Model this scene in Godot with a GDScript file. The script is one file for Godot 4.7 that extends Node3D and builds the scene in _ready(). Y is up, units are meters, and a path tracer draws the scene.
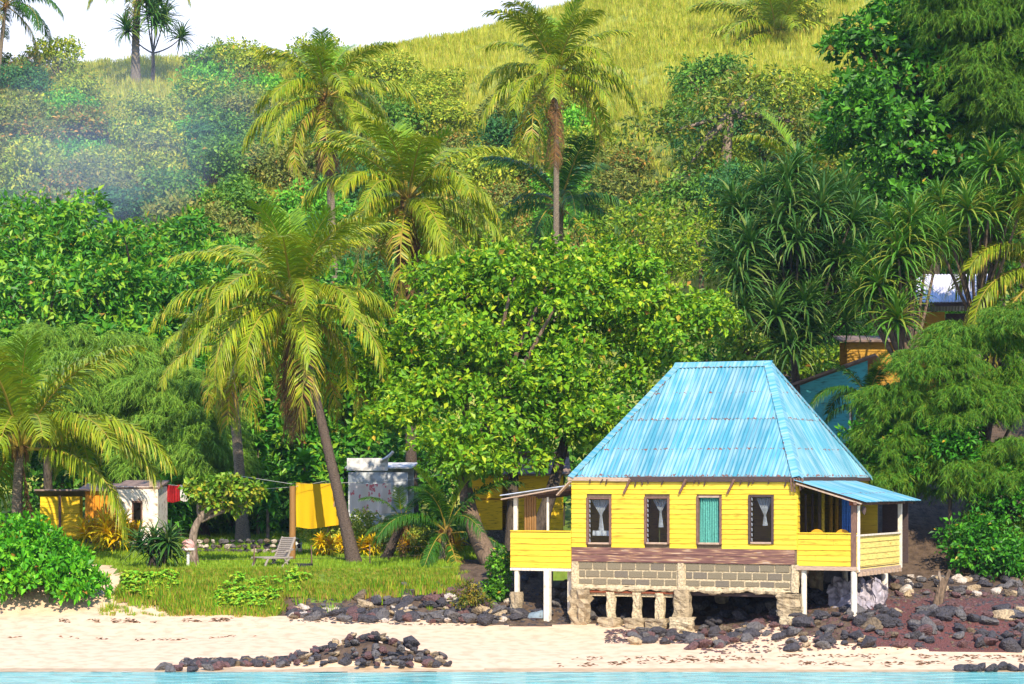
extends Node3D
# A yellow house on stilts at a tropical beach, coconut palms and a bushy hill behind. Metres, y up, sea level at y = 0.

const EYE := 4.4            # height of the camera above the sea
const LENS := 2400.0        # focal length in pixels of a 1024 x 684 picture
const HORIZON := 480.0

var M := {}                 # materials by name
var mesh_cache := {}
var taken := {}
var rng := RandomNumberGenerator.new()
var wob := FastNoiseLite.new()


# ------------------------------------------------------------------ mesh collector
class Mb:
	var v := PackedVector3Array()
	var n := PackedVector3Array()
	var c := PackedColorArray()
	var u := PackedVector2Array()

	func tri(a: Vector3, b: Vector3, d: Vector3, col: Color) -> void:
		var nn := (d - a).cross(b - a).normalized()
		v.append(a); v.append(b); v.append(d)
		n.append(nn); n.append(nn); n.append(nn)
		c.append(col); c.append(col); c.append(col)

	func quad(a: Vector3, b: Vector3, d: Vector3, e: Vector3, col: Color) -> void:
		tri(a, b, d, col); tri(a, d, e, col)

	func smooth(a: Vector3, b: Vector3, d: Vector3, na: Vector3, nb: Vector3, nd: Vector3, col: Color) -> void:
		if (d - a).cross(b - a).dot(na + nb + nd) < 0.0:
			v.append(a); v.append(d); v.append(b)
			n.append(na); n.append(nd); n.append(nb)
		else:
			v.append(a); v.append(b); v.append(d)
			n.append(na); n.append(nb); n.append(nd)
		c.append(col); c.append(col); c.append(col)

	func leaf(base: Vector3, dir: Vector3, nrm: Vector3, lng: float, wid: float, col: Color) -> void:
		var side := dir.cross(nrm).normalized() * (wid * 0.5)
		var lift := nrm * (wid * 0.16)
		var mid := base + dir * (lng * 0.45) + lift
		var tip := base + dir * lng - nrm * (lng * 0.14)
		tri(base, mid + side, tip, col)
		tri(base, tip, mid - side, col)

	func tube(pts: Array, radii: Array, sides: int, col: Color) -> void:
		var rings := []
		var normals := []
		var side := Vector3.RIGHT
		for i in pts.size():
			var t: Vector3 = (pts[mini(i + 1, pts.size() - 1)] - pts[maxi(i - 1, 0)]).normalized()
			side = (side - t * side.dot(t)).normalized()
			if side.length() < 0.5:
				side = t.cross(Vector3.FORWARD).normalized()
			var up := t.cross(side)
			var ring := PackedVector3Array()
			var nr := PackedVector3Array()
			for k in sides:
				var a := TAU * k / sides
				var o: Vector3 = side * cos(a) + up * sin(a)
				ring.append(pts[i] + o * float(radii[i]))
				nr.append(o)
			rings.append(ring)
			normals.append(nr)
		for i in pts.size() - 1:
			for k in sides:
				var j := (k + 1) % sides
				smooth(rings[i][k], rings[i + 1][k], rings[i + 1][j], normals[i][k], normals[i + 1][k], normals[i + 1][j], col)
				smooth(rings[i][k], rings[i + 1][j], rings[i][j], normals[i][k], normals[i + 1][j], normals[i][j], col)
		for e in [0, pts.size() - 1]:
			for k in range(1, sides - 1):
				tri(rings[e][0], rings[e][k], rings[e][k + 1], col)

	func done() -> ArrayMesh:
		var m := ArrayMesh.new()
		if v.is_empty():
			return m
		var a := []
		a.resize(Mesh.ARRAY_MAX)
		a[Mesh.ARRAY_VERTEX] = v
		a[Mesh.ARRAY_NORMAL] = n
		a[Mesh.ARRAY_COLOR] = c
		if u.size() == v.size():
			a[Mesh.ARRAY_TEX_UV] = u
		m.add_surface_from_arrays(Mesh.PRIMITIVE_TRIANGLES, a)
		return m


# ------------------------------------------------------------------ small helpers
func spot(px: float, py: float, d: float) -> Vector3:      # the point seen at that place of the photograph, d metres from the shore boat
	return Vector3((px - 512.0) / LENS * d, EYE + (HORIZON - py) / LENS * d, -d)

func ground_at(px: float, d: float, sink := 0.0) -> Vector3:
	var x := (px - 512.0) / LENS * d
	return Vector3(x, land(x, d) - sink, -d)

func rnd(a: float, b: float) -> float:
	return rng.randf_range(a, b)

func numbered(called: String) -> String:
	if not taken.has(called):
		taken[called] = 0
		return called
	taken[called] += 1
	return "%s_%03d" % [called, taken[called]]

func tag(o: Node, label: String, category := "", group := "", kind := "") -> Node:
	if label: o.set_meta("label", label)
	if category: o.set_meta("category", category)
	if group: o.set_meta("group", group)
	if kind: o.set_meta("kind", kind)
	return o

func thing(called: String, label: String, category: String, at := Vector3.ZERO, turn := 0.0, group := "") -> Node3D:
	var o := Node3D.new()
	o.name = numbered(called)
	add_child(o)
	o.position = at
	o.rotation.y = turn
	tag(o, label, category, group)
	return o

func part(parent: Node, called: String, mesh: Mesh, mat: Material, at := Vector3.ZERO, turn := Vector3.ZERO, size := Vector3.ONE) -> MeshInstance3D:
	var o := MeshInstance3D.new()
	o.name = numbered(called) if parent == self else called
	o.mesh = mesh
	o.material_override = mat
	parent.add_child(o, true)
	o.position = at
	o.rotation = turn
	o.scale = size
	return o

func copy_of(o: Node3D, at: Vector3, turn: float, size := 1.0) -> Node3D:
	var c: Node3D = o.duplicate()
	var base_name := String(o.name)
	if base_name.length() > 4 and base_name.substr(base_name.length() - 4, 1) == "_" and base_name.right(3).is_valid_int():
		base_name = base_name.left(-4)
	c.name = numbered(base_name)
	add_child(c)
	c.position = at
	c.rotation.y = turn
	c.scale = Vector3.ONE * size
	return c

func box_mesh(size: Vector3, bevel := 0.006) -> ArrayMesh:
	var key := "box%.3f_%.3f_%.3f_%.3f" % [size.x, size.y, size.z, bevel]
	if mesh_cache.has(key):
		return mesh_cache[key]
	var b := minf(bevel, minf(size.x, minf(size.y, size.z)) * 0.25)
	var h := size * 0.5
	var q := Mb.new()
	var w := Color.WHITE
	for axis in 3:
		for s in [-1.0, 1.0]:
			var o := Vector3.ZERO; o[axis] = s
			var i := (axis + 1) % 3
			var j := (axis + 2) % 3
			var p := []
			for k in [[-1, -1], [1, -1], [1, 1], [-1, 1]]:
				var c := Vector3.ZERO
				c[axis] = s * h[axis]; c[i] = k[0] * (h[i] - b); c[j] = k[1] * (h[j] - b)
				p.append(c)
			if s > 0: p.reverse()
			q.quad(p[0], p[1], p[2], p[3], w)
	for axis in 3:                                          # the twelve chamfers
		var i := (axis + 1) % 3
		var j := (axis + 2) % 3
		for si in [-1.0, 1.0]:
			for sj in [-1.0, 1.0]:
				var p := []
				for e in [[-1, 0], [1, 0], [1, 1], [-1, 1]]:
					var c := Vector3.ZERO
					c[axis] = e[0] * (h[axis] - b)
					c[i] = si * (h[i] - (b if e[1] else 0.0))
					c[j] = sj * (h[j] - (0.0 if e[1] else b))
					p.append(c)
				var nn: Vector3 = (p[2] - p[0]).cross(p[1] - p[0])
				if nn[i] * si < 0: p.reverse()
				q.quad(p[0], p[1], p[2], p[3], w)
	for sx in [-1.0, 1.0]:
		for sy in [-1.0, 1.0]:
			for sz in [-1.0, 1.0]:
				var a := Vector3(sx * h.x, sy * (h.y - b), sz * (h.z - b))
				var c := Vector3(sx * (h.x - b), sy * h.y, sz * (h.z - b))
				var d := Vector3(sx * (h.x - b), sy * (h.y - b), sz * h.z)
				if (d - a).cross(c - a).dot(Vector3(sx, sy, sz)) > 0: q.tri(a, c, d, w)
				else: q.tri(a, d, c, w)
	mesh_cache[key] = q.done()
	return mesh_cache[key]

func bx(parent: Node, called: String, mat: Material, at: Vector3, size: Vector3, turn := Vector3.ZERO) -> MeshInstance3D:
	return part(parent, called, box_mesh(size), mat, at, turn)

func span(parent: Node, called: String, mat: Material, a: Vector3, b: Vector3, wide: float, deep: float) -> MeshInstance3D:   # a squared timber from a to b
	var y := (b - a).normalized()
	var z := Vector3.RIGHT.cross(y).normalized() if absf(y.x) < 0.9 else Vector3.UP.cross(y).normalized()
	var x := y.cross(z)
	var o := part(parent, called, box_mesh(Vector3(wide, (b - a).length(), deep)), mat)
	o.transform = Transform3D(Basis(x, y, z), (a + b) * 0.5)
	return o

func rod(parent: Node, called: String, mat: Material, pts: Array, r: float, sides := 6, r_end := -1.0) -> MeshInstance3D:
	var q := Mb.new()
	var radii := []
	for i in pts.size():
		radii.append(lerpf(r, r if r_end < 0 else r_end, float(i) / (pts.size() - 1)))
	q.tube(pts, radii, sides, Color.WHITE)
	return part(parent, called, q.done(), mat)

func bend(a: Vector3, b: Vector3, c: Vector3, n: int) -> Array:          # points on a curve from a past b to c
	var out := []
	for i in n + 1:
		var t := float(i) / n
		out.append(a.lerp(b, t).lerp(b.lerp(c, t), t))
	return out


# ------------------------------------------------------------------ materials
func noise_tex(freq: float, stops: Array, seed_: int, octaves := 4, size := 512, kind := FastNoiseLite.TYPE_SIMPLEX_SMOOTH) -> NoiseTexture2D:
	var f := FastNoiseLite.new()
	f.seed = seed_
	f.noise_type = kind
	f.frequency = freq
	f.fractal_octaves = octaves
	var g := Gradient.new()
	var offs := PackedFloat32Array()
	var cols := PackedColorArray()
	for s in stops:
		offs.append(s[0])
		cols.append(s[1].linear_to_srgb() if s[1] is Color else Color(s[1], s[1], s[1]).linear_to_srgb())
	g.offsets = offs
	g.colors = cols
	var t := NoiseTexture2D.new()
	t.width = size
	t.height = size
	t.seamless = true
	t.noise = f
	t.color_ramp = g
	return t

func mat(called: String, col: Color, rough: float, tex: Texture2D = null, scale := 1.0, relief: Texture2D = null, depth := 1.0, stretch := Vector3.ONE) -> StandardMaterial3D:
	var m := StandardMaterial3D.new()
	m.resource_name = called
	m.albedo_color = col.linear_to_srgb()
	m.roughness = rough
	m.metallic_specular = 0.4
	if tex or relief:
		m.uv1_triplanar = true
		m.uv1_world_triplanar = true
		m.uv1_scale = stretch * scale
	if tex:
		m.albedo_texture = tex
	if relief:
		m.heightmap_enabled = true
		m.heightmap_texture = relief
		m.heightmap_scale = depth
	M[called] = m
	return m

func leaf_mat(called: String, rough: float, through: Color) -> StandardMaterial3D:
	var m := StandardMaterial3D.new()
	m.resource_name = called
	m.vertex_color_use_as_albedo = true
	m.roughness = rough
	m.metallic_specular = 0.36
	m.backlight_enabled = true
	m.backlight = through.linear_to_srgb()
	M[called] = m
	return m

func make_materials() -> void:
	var fine := noise_tex(0.05, [[0.2, 0.55], [0.5, 0.85], [0.8, 1.0]], 3, 5)
	var coarse := noise_tex(0.012, [[0.25, 0.5], [0.5, 0.8], [0.75, 1.0]], 8, 5)
	var bumps := noise_tex(0.04, [[0.0, 0.0], [1.0, 1.0]], 11, 5)
	var ripples := noise_tex(0.016, [[0.0, 0.0], [1.0, 1.0]], 12, 4)
	var grain := noise_tex(0.02, [[0.25, 0.6], [0.5, 0.9], [0.75, 1.0]], 21, 5)
	# paint on weathered boards: the yellow with dirt flecks and some bare spots
	var paint := noise_tex(0.022, [[0.14, Color(0.4, 0.33, 0.28)], [0.24, Color(0.72, 0.68, 0.62)], [0.36, Color(0.92, 0.9, 0.87)], [0.55, Color(0.97, 0.97, 0.97)], [0.8, Color(1, 1, 1)]], 31, 6)
	var peel := noise_tex(0.02, [[0.3, Color(0.13, 0.06, 0.055)], [0.55, Color(0.2, 0.1, 0.08)], [0.68, Color(0.3, 0.17, 0.11)], [0.74, Color(0.6, 0.36, 0.13)], [0.8, Color(0.5, 0.4, 0.32)]], 37, 6)
	mat("yellow_paint", Color(0.74, 0.51, 0.035), 0.5, paint, 0.5, grain, 0.25, Vector3(0.35, 3.0, 0.35))
	mat("yellow_paint_old", Color(0.7, 0.47, 0.035), 0.55, paint, 0.6, grain, 0.25, Vector3(0.4, 2.5, 0.4))
	mat("yellow_paint_new", Color(0.77, 0.545, 0.045), 0.45, paint, 0.45, grain, 0.25, Vector3(0.3, 3.2, 0.3))
	mat("yellow_faded", Color(0.8, 0.62, 0.17), 0.6, paint, 0.7, grain, 0.25, Vector3(0.4, 2.2, 0.4))
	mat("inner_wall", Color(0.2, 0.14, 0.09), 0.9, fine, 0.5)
	mat("peeling_board", Color(1, 1, 1), 0.75, peel, 0.45, grain, 0.5, Vector3(0.35, 3.2, 0.35))
	mat("brown_wood", Color(0.2, 0.11, 0.08), 0.7, fine, 0.8, grain, 0.4, Vector3(1, 0.3, 1))
	mat("dark_wood", Color(0.085, 0.055, 0.05), 0.75, fine, 0.8, grain, 0.4, Vector3(0.4, 2, 1))
	mat("pale_wood", Color(0.5, 0.36, 0.26), 0.75, fine, 0.6, grain, 0.4, Vector3(0.4, 2, 0.4))
	mat("bamboo", Color(0.34, 0.17, 0.05), 0.6, fine, 0.8, grain, 0.5, Vector3(6, 0.3, 6))
	mat("post_paint", Color(0.75, 0.68, 0.56), 0.6, paint, 0.9, grain, 0.3, Vector3(2, 0.4, 2))
	mat("block", Color(0.25, 0.21, 0.14), 0.95, noise_tex(0.06, [[0.2, 0.5], [0.5, 0.85], [0.85, 1.0]], 41, 5), 1.3, bumps, 0.8)
	mat("block_dark", Color(0.2, 0.17, 0.13), 0.95, fine, 1.4, bumps, 0.8)
	mat("mortar", Color(0.62, 0.5, 0.32), 0.95, noise_tex(0.03, [[0.2, 0.4], [0.5, 0.85], [0.8, 1.0]], 43, 5), 0.9, bumps, 1.4)
	mat("rubble_stone", Color(0.45, 0.35, 0.22), 0.95, coarse, 0.9, bumps, 2.5)
	mat("rust_beam", Color(0.26, 0.07, 0.03), 0.9, fine, 1.0)
	mat("white_cloth", Color(0.8, 0.77, 0.74), 0.9, fine, 0.4)
	mat("tarp", Color(0.42, 0.37, 0.4), 0.7, noise_tex(0.02, [[0.3, 0.45], [0.55, 0.9], [0.7, 1.0]], 47, 4), 0.5)
	mat("lace", Color(0.4, 0.45, 0.5), 0.9, fine, 1.5)
	mat("teal_curtain", Color(0.12, 0.42, 0.36), 0.8, fine, 0.6)
	mat("blue_curtain", Color(0.07, 0.2, 0.55), 0.8, fine, 0.6)
	mat("chair_plastic", Color(0.75, 0.36, 0.02), 0.5)
	mat("rope_grey", Color(0.45, 0.45, 0.42), 0.7)
	mat("steel_clip", Color(0.28, 0.3, 0.33), 0.5)
	# glass
	var g := mat("glass", Color(0.5, 0.6, 0.65), 0.05)
	g.albedo_color = Color(0.1, 0.16, 0.28, 0.06)
	g.metallic_specular = 0.25
	g.transparency = BaseMaterial3D.TRANSPARENCY_ALPHA
	# bark
	var bark := noise_tex(0.03, [[0.2, 0.35], [0.5, 0.75], [0.8, 1.0]], 51, 5)
	mat("palm_bark", Color(0.3, 0.235, 0.17), 0.9, bark, 0.8, bumps, 3.0, Vector3(1, 2.2, 1))
	mat("palm_bark_dark", Color(0.14, 0.1, 0.075), 0.9, bark, 0.8, bumps, 3.0, Vector3(1, 2.2, 1))
	mat("bark", Color(0.23, 0.155, 0.1), 0.9, bark, 0.5, bumps, 4.0, Vector3(1.5, 0.5, 1.5))
	mat("bark_dark", Color(0.1, 0.075, 0.055), 0.9, bark, 0.5, bumps, 4.0, Vector3(1.5, 0.5, 1.5))
	mat("bark_pale", Color(0.36, 0.27, 0.2), 0.9, bark, 0.5, bumps, 4.0, Vector3(1.5, 0.5, 1.5))
	mat("coconut", Color(0.5, 0.24, 0.025), 0.5, fine, 2.0)
	# ground
	var sand_t := noise_tex(0.012, [[0.2, Color(0.82, 0.78, 0.74)], [0.45, Color(0.95, 0.94, 0.92)], [0.7, Color(1, 1, 1)]], 61, 6, 1024)
	mat("sand", Color(0.69, 0.49, 0.325), 0.95, sand_t, 0.16, bumps, 2.0)
	mat("wet_sand", Color(0.5, 0.36, 0.22), 0.5, sand_t, 0.2, bumps, 1.0)
	mat("soil", Color(0.13, 0.085, 0.055), 0.95, coarse, 0.5, bumps, 4.0)
	mat("lawn", Color(0.15, 0.22, 0.03), 0.95, noise_tex(0.02, [[0.3, Color(0.6, 0.55, 0.5)], [0.5, Color(0.8, 0.9, 0.8)], [0.7, Color(1.1, 1, 0.9)]], 63, 5), 0.3, bumps, 3.0)
	mat("red_gravel", Color(0.2, 0.075, 0.065), 0.95, noise_tex(0.06, [[0.2, 0.35], [0.5, 0.8], [0.8, 1.0]], 65, 5), 0.9, bumps, 5.0)
	mat("hill_soil", Color(0.34, 0.36, 0.07), 0.95, noise_tex(0.02, [[0.3, Color(0.5, 0.6, 0.4)], [0.5, Color(0.9, 0.9, 0.8)], [0.7, Color(1, 1, 1)]], 67, 5), 0.05)
	# rock
	var rock_t := noise_tex(0.025, [[0.2, 0.35], [0.45, 0.7], [0.6, 0.9], [0.8, 1.0]], 71, 6)
	mat("basalt", Color(0.075, 0.068, 0.075), 0.85, rock_t, 0.9, bumps, 5.0)
	mat("basalt_grey", Color(0.15, 0.135, 0.13), 0.85, rock_t, 0.8, bumps, 5.0)
	mat("basalt_red", Color(0.17, 0.09, 0.085), 0.9, rock_t, 1.0, bumps, 5.0)
	mat("tan_rock", Color(0.5, 0.37, 0.22), 0.9, rock_t, 0.9, bumps, 4.0)
	mat("brown_rock", Color(0.2, 0.145, 0.09), 0.9, rock_t, 0.9, bumps, 5.0)
	mat("coral_rock", Color(0.62, 0.52, 0.42), 0.9, rock_t, 0.8, bumps, 4.0)
	# sheds and washing
	mat("white_wall", Color(0.86, 0.76, 0.66), 0.9, paint, 0.35, bumps, 0.8)
	mat("orange_board", Color(0.72, 0.27, 0.01), 0.7, paint, 0.6, grain, 0.4, Vector3(3, 0.3, 3))
	mat("yellow_wall", Color(0.85, 0.55, 0.01), 0.6, paint, 0.6, grain, 0.25, Vector3(0.4, 2.5, 0.4))
	mat("teal_tank", Color(0.03, 0.24, 0.2), 0.45, fine, 0.5)
	mat("teal_paint", Color(0.06, 0.38, 0.42), 0.6, paint, 0.6, grain, 0.25, Vector3(0.4, 2.5, 0.4))
	mat("ochre_paint", Color(0.42, 0.22, 0.015), 0.65, paint, 0.6, grain, 0.25, Vector3(0.4, 2.5, 0.4))
	mat("brown_roof", Color(0.28, 0.19, 0.15), 0.8, coarse, 0.6)
	mat("white_roof", Color(0.75, 0.72, 0.8), 0.5, coarse, 0.15)
	mat("grey_sheet", Color(0.55, 0.57, 0.59), 0.6, coarse, 0.5)
	mat("pale_sheet", Color(0.72, 0.7, 0.69), 0.7, coarse, 0.5)
	mat("yellow_cloth", Color(0.75, 0.45, 0.005), 0.9)
	mat("red_cloth", Color(0.4, 0.012, 0.015), 0.9, fine, 0.3)
	mat("buoy_pink", Color(0.8, 0.42, 0.36), 0.5, fine, 1.0)
	mat("white_plastic", Color(0.78, 0.76, 0.72), 0.4)
	mat("lounger_plastic", Color(0.38, 0.32, 0.27), 0.6, fine, 1.0)
	mat("black_rubber", Color(0.02, 0.02, 0.025), 0.6)
	mat("pale_blue_paint", Color(0.2, 0.26, 0.3), 0.5, paint, 0.9)
	mat("roof_blue", Color(0.13, 0.46, 0.64), 0.42)
	# water
	var w := mat("water", Color(0.42, 0.72, 0.66), 0.15, noise_tex(0.012, [[0.25, Color(0.2, 0.42, 0.5)], [0.45, Color(0.3, 0.6, 0.62)], [0.6, Color(0.5, 0.8, 0.8)], [0.74, Color(1, 1, 1)]], 81, 5, 1024), 0.5, ripples, 9.0, Vector3(0.12, 1, 1.3))
	w.metallic_specular = 0.5
	mat("foam", Color(0.8, 0.82, 0.8), 0.8)
	# foliage
	leaf_mat("leaf", 0.45, Color(0.35, 0.4, 0.1))
	leaf_mat("leaf_dull", 0.65, Color(0.3, 0.33, 0.1))
	leaf_mat("frond", 0.42, Color(0.5, 0.5, 0.1))
	leaf_mat("dry_leaf", 0.8, Color(0.2, 0.15, 0.08))
	leaf_mat("grass", 0.6, Color(0.4, 0.4, 0.1))


# ------------------------------------------------------------------ the lie of the land
func curve(pts: Array, t: float) -> float:
	if t <= pts[0][0]:
		return pts[0][1]
	for i in pts.size() - 1:
		if t <= pts[i + 1][0]:
			var k: float = (t - pts[i][0]) / (pts[i + 1][0] - pts[i][0])
			return lerpf(pts[i][1], pts[i + 1][1], k)
	return pts[-1][1]

const LEFT_LAND := [[20, -3.5], [45, -0.9], [55, 0.0], [61, 0.48], [63.5, 0.85], [64.3, 1.1], [66, 1.9], [70, 2.05], [75, 2.25], [82, 2.5], [88, 3.2]]
const MID_LAND := [[20, -3.5], [45, -0.9], [55, 0.0], [61, 0.48], [62.5, 0.66], [63.6, 1.0], [65, 1.55], [66.5, 2.0], [70, 2.15], [75, 2.35], [82, 2.6], [88, 3.2]]
const RIGHT_LAND := [[20, -3.5], [45, -0.9], [55, 0.0], [57.4, 0.24], [58.2, 0.55], [59.2, 1.0], [60.4, 1.3], [62, 1.5], [64.5, 1.8], [67, 2.7], [70, 4.0], [75, 5.4], [82, 7.2], [88, 9.0]]
const HILL_TOP := [[-60, 32.6], [-36, 33.6], [-25, 34.9], [-17, 34.6], [-9, 35.2], [-3, 36.2], [3.4, 38], [7.6, 39.2], [34, 44], [60, 46]]

func land(x: float, d: float) -> float:
	var dd := minf(d, 88.0)
	var a := curve(LEFT_LAND, dd)
	var b := curve(MID_LAND, dd)
	var r := curve(RIGHT_LAND, dd)
	var y := lerpf(a, b, smoothstep(-4.0, -1.0, x))
	var path := exp(-pow((x + 11.2 + (d - 64.0) * 0.25) / 0.75, 2.0))       # the sandy way up from the beach
	if d > 63.0 and d < 70.0:
		y = lerpf(y, lerpf(0.8, 2.05, smoothstep(62.5, 68.5, d)), path)
	y = lerpf(y, r, smoothstep(4.5, 9.0, x))
	if x > 1.0 and x < 9.0 and d > 61.0 and d < 69.5:                      # the ground stays low under the house
		y = minf(y, 1.5)
	if d > 88.0:
		var top := curve(HILL_TOP, x)
		var t := (d - 88.0) / 82.0
		if t <= 1.0:
			y = lerpf(y, top, t)
		else:
			y = top - 5.0 * (t - 1.0) - 14.0 * (t - 1.0) * (t - 1.0)
			y = maxf(y, -2.0)
		y += wob.get_noise_2d(x * 0.9, d * 0.9) * 1.2 * clampf((d - 88.0) / 20.0, 0, 1)
	if d < 60.0 and x < 0.0:                               # the mound under the heap of rocks
		y += 0.5 * exp(-pow((x + 3.4) / 1.25, 2.0) - pow((d - 56.3) / 0.75, 2.0))
	var small := clampf((d - 55.5) / 3.0, 0.0, 1.0)
	return y + wob.get_noise_2d(x * 6.0, d * 6.0) * 0.07 * small

func zone(x: float, d: float) -> String:
	var j := wob.get_noise_2d(x * 14.0, d * 14.0 + 300.0) * 0.9
	if d > 88.0: return "hill"
	if exp(-pow((x + 3.4) / 1.25, 2.0) - pow((d - 56.3) / 0.75, 2.0)) > 0.3 + j * 0.1: return "soil"
	if d < 55.45 + wob.get_noise_2d(x * 5.0, 90.0) * 0.2: return "wet"
	if x > 6.5 and d > 57.6 + j * 0.3 + 1.5 * smoothstep(9.0, 6.5, x): return "gravel" if d < 61.2 + j * 0.4 and x > 8.3 else "soil"
	var way := absf(x + 11.2 + (d - 64.0) * 0.25)
	if x < -10.0 and way < 0.85 + j * 0.3 and d < 68.0: return "sand"
	var edge := curve([[-30, 65.6], [-12.6, 65.4], [-9.5, 64.2], [-9, 63.6], [-5, 63.3], [-1.5, 62.6], [0, 62.2], [3, 62.4], [6.5, 60.3]], x)
	if d < edge + j * 0.35: return "sand"
	if x > -6.2 and d < 64.5 + j * 0.4: return "soil"
	if x > -1.5 and d < 69.0: return "soil"
	return "lawn"

func steps(pairs: Array) -> Array:
	var out := [pairs[0][0]]
	for p in pairs:
		var t: float = out[-1]
		while t < p[1] - 1e-3:
			t = minf(t + p[2], p[1])
			out.append(t)
	return out

func make_land() -> void:
	var xs := steps([[-400.0, -100.0, 50.0], [0, -40.0, 6.0], [0, -18.0, 1.0], [0, 18.0, 0.28], [0, 40.0, 1.0], [0, 100.0, 6.0], [0, 400.0, 50.0]])
	var ds := steps([[-300.0, 20.0, 40.0], [0, 50.0, 3.0], [0, 54.0, 0.5], [0, 72.0, 0.22], [0, 90.0, 0.8], [0, 180.0, 2.0], [0, 300.0, 10.0], [0, 900.0, 100.0]])
	var h := []
	for d in ds:
		var row := PackedFloat32Array()
		for x in xs:
			row.append(land(x, maxf(d, 20.0)))
		h.append(row)
	var sheets := {}
	for z in ["hill", "wet", "gravel", "soil", "sand", "lawn"]:
		sheets[z] = Mb.new()
	var nrm := []
	for i in ds.size():
		var row := PackedVector3Array()
		for k in xs.size():
			var i0 := maxi(i - 1, 0); var i1 := mini(i + 1, ds.size() - 1)
			var k0 := maxi(k - 1, 0); var k1 := mini(k + 1, xs.size() - 1)
			var sx: float = (h[i][k1] - h[i][k0]) / (xs[k1] - xs[k0])
			var sd: float = (h[i1][k] - h[i0][k]) / (ds[i1] - ds[i0])
			row.append(Vector3(-sx, 1.0, sd).normalized())
		nrm.append(row)
	for i in ds.size() - 1:
		for k in xs.size() - 1:
			var z := zone((xs[k] + xs[k + 1]) * 0.5, (ds[i] + ds[i + 1]) * 0.5)
			var q: Mb = sheets[z]
			var a := Vector3(xs[k], h[i][k], -ds[i])
			var b := Vector3(xs[k + 1], h[i][k + 1], -ds[i])
			var c := Vector3(xs[k + 1], h[i + 1][k + 1], -ds[i + 1])
			var e := Vector3(xs[k], h[i + 1][k], -ds[i + 1])
			q.smooth(a, b, c, nrm[i][k], nrm[i][k + 1], nrm[i + 1][k + 1], Color.WHITE)
			q.smooth(a, c, e, nrm[i][k], nrm[i + 1][k + 1], nrm[i + 1][k], Color.WHITE)
	var called := {"hill": ["hill", "hill_soil", "grassy hill rising steeply behind the palms"], "wet": ["wet_beach", "wet_sand", "dark wet sand along the water line"],
		"gravel": ["gravel_bank", "red_gravel", "reddish gravel bank beside the stilts of the house"], "soil": ["ground", "soil", "dark soil under house and trees"],
		"sand": ["beach", "sand", "pale sand beach between lawn and sea"], "lawn": ["lawn", "lawn", "green lawn above the beach"]}
	for z in called:
		var o := part(self, called[z][0], sheets[z].done(), M[called[z][1]])
		tag(o, called[z][2], "", "", "structure")
	var sea := Mb.new()
	for i in 40:
		for k in 40:
			var x0 := lerpf(-420, 420, i / 40.0); var x1 := lerpf(-420, 420, (i + 1) / 40.0)
			var z0 := lerpf(-60, 400, k / 40.0); var z1 := lerpf(-60, 400, (k + 1) / 40.0)
			if z1 > -62.0:
				sea.quad(Vector3(x0, 0, z0), Vector3(x1, 0, z0), Vector3(x1, 0, z1), Vector3(x0, 0, z1), Color.WHITE)
	tag(part(self, "sea_water", sea.done(), M.water), "turquoise shallow sea water at the beach edge", "", "", "structure")
	var foam := Mb.new()                                   # the broken lip of foam where the ripples run up the sand
	var fx := -16.0
	while fx < 16.0:
		var wide := 0.05 + 0.12 * maxf(0.0, wob.get_noise_1d(fx * 22.0) + 0.25)
		var d0 := 54.95 + 0.22 * wob.get_noise_1d(fx * 9.0 + 40.0)
		var x1 := fx + 0.12
		var d1 := 54.95 + 0.22 * wob.get_noise_1d(x1 * 9.0 + 40.0)
		if wob.get_noise_1d(fx * 30.0 + 500.0) > -0.22:
			for row in [[d0, d1, wide], [d0 - 1.3, d1 - 1.3, wide * 0.6], [d0 - 2.6, d1 - 2.6, wide * 0.5]]:
				if row[2] > 0.05:
					foam.quad(Vector3(fx, 0.012, -row[0]), Vector3(fx, 0.02, -row[0] + row[2]), Vector3(x1, 0.02, -row[1] + row[2]), Vector3(x1, 0.012, -row[1]), Color.WHITE)
		fx = x1
	tag(part(self, "sea_foam", foam.done(), M.foam), "thin white foam where ripples meet the sand", "foam", "", "stuff")


# ------------------------------------------------------------------ plants
const GREEN := [Color(0.045, 0.14, 0.012), Color(0.06, 0.19, 0.015), Color(0.09, 0.25, 0.02), Color(0.03, 0.1, 0.015)]

func pick(cols: Array, lo := 0.8, hi := 1.2) -> Color:
	var c: Color = cols[rng.randi() % cols.size()]
	var k := rnd(lo, hi)
	return Color(minf(c.r * k * rnd(1.04, 1.26), 0.8), minf(c.g * k * 1.1, 0.8), c.b * k * 0.7)

func any_dir() -> Vector3:
	var z := rnd(-1, 1)
	var a := rnd(0, TAU)
	var r := sqrt(1.0 - z * z)
	return Vector3(r * cos(a), z, r * sin(a))

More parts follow.
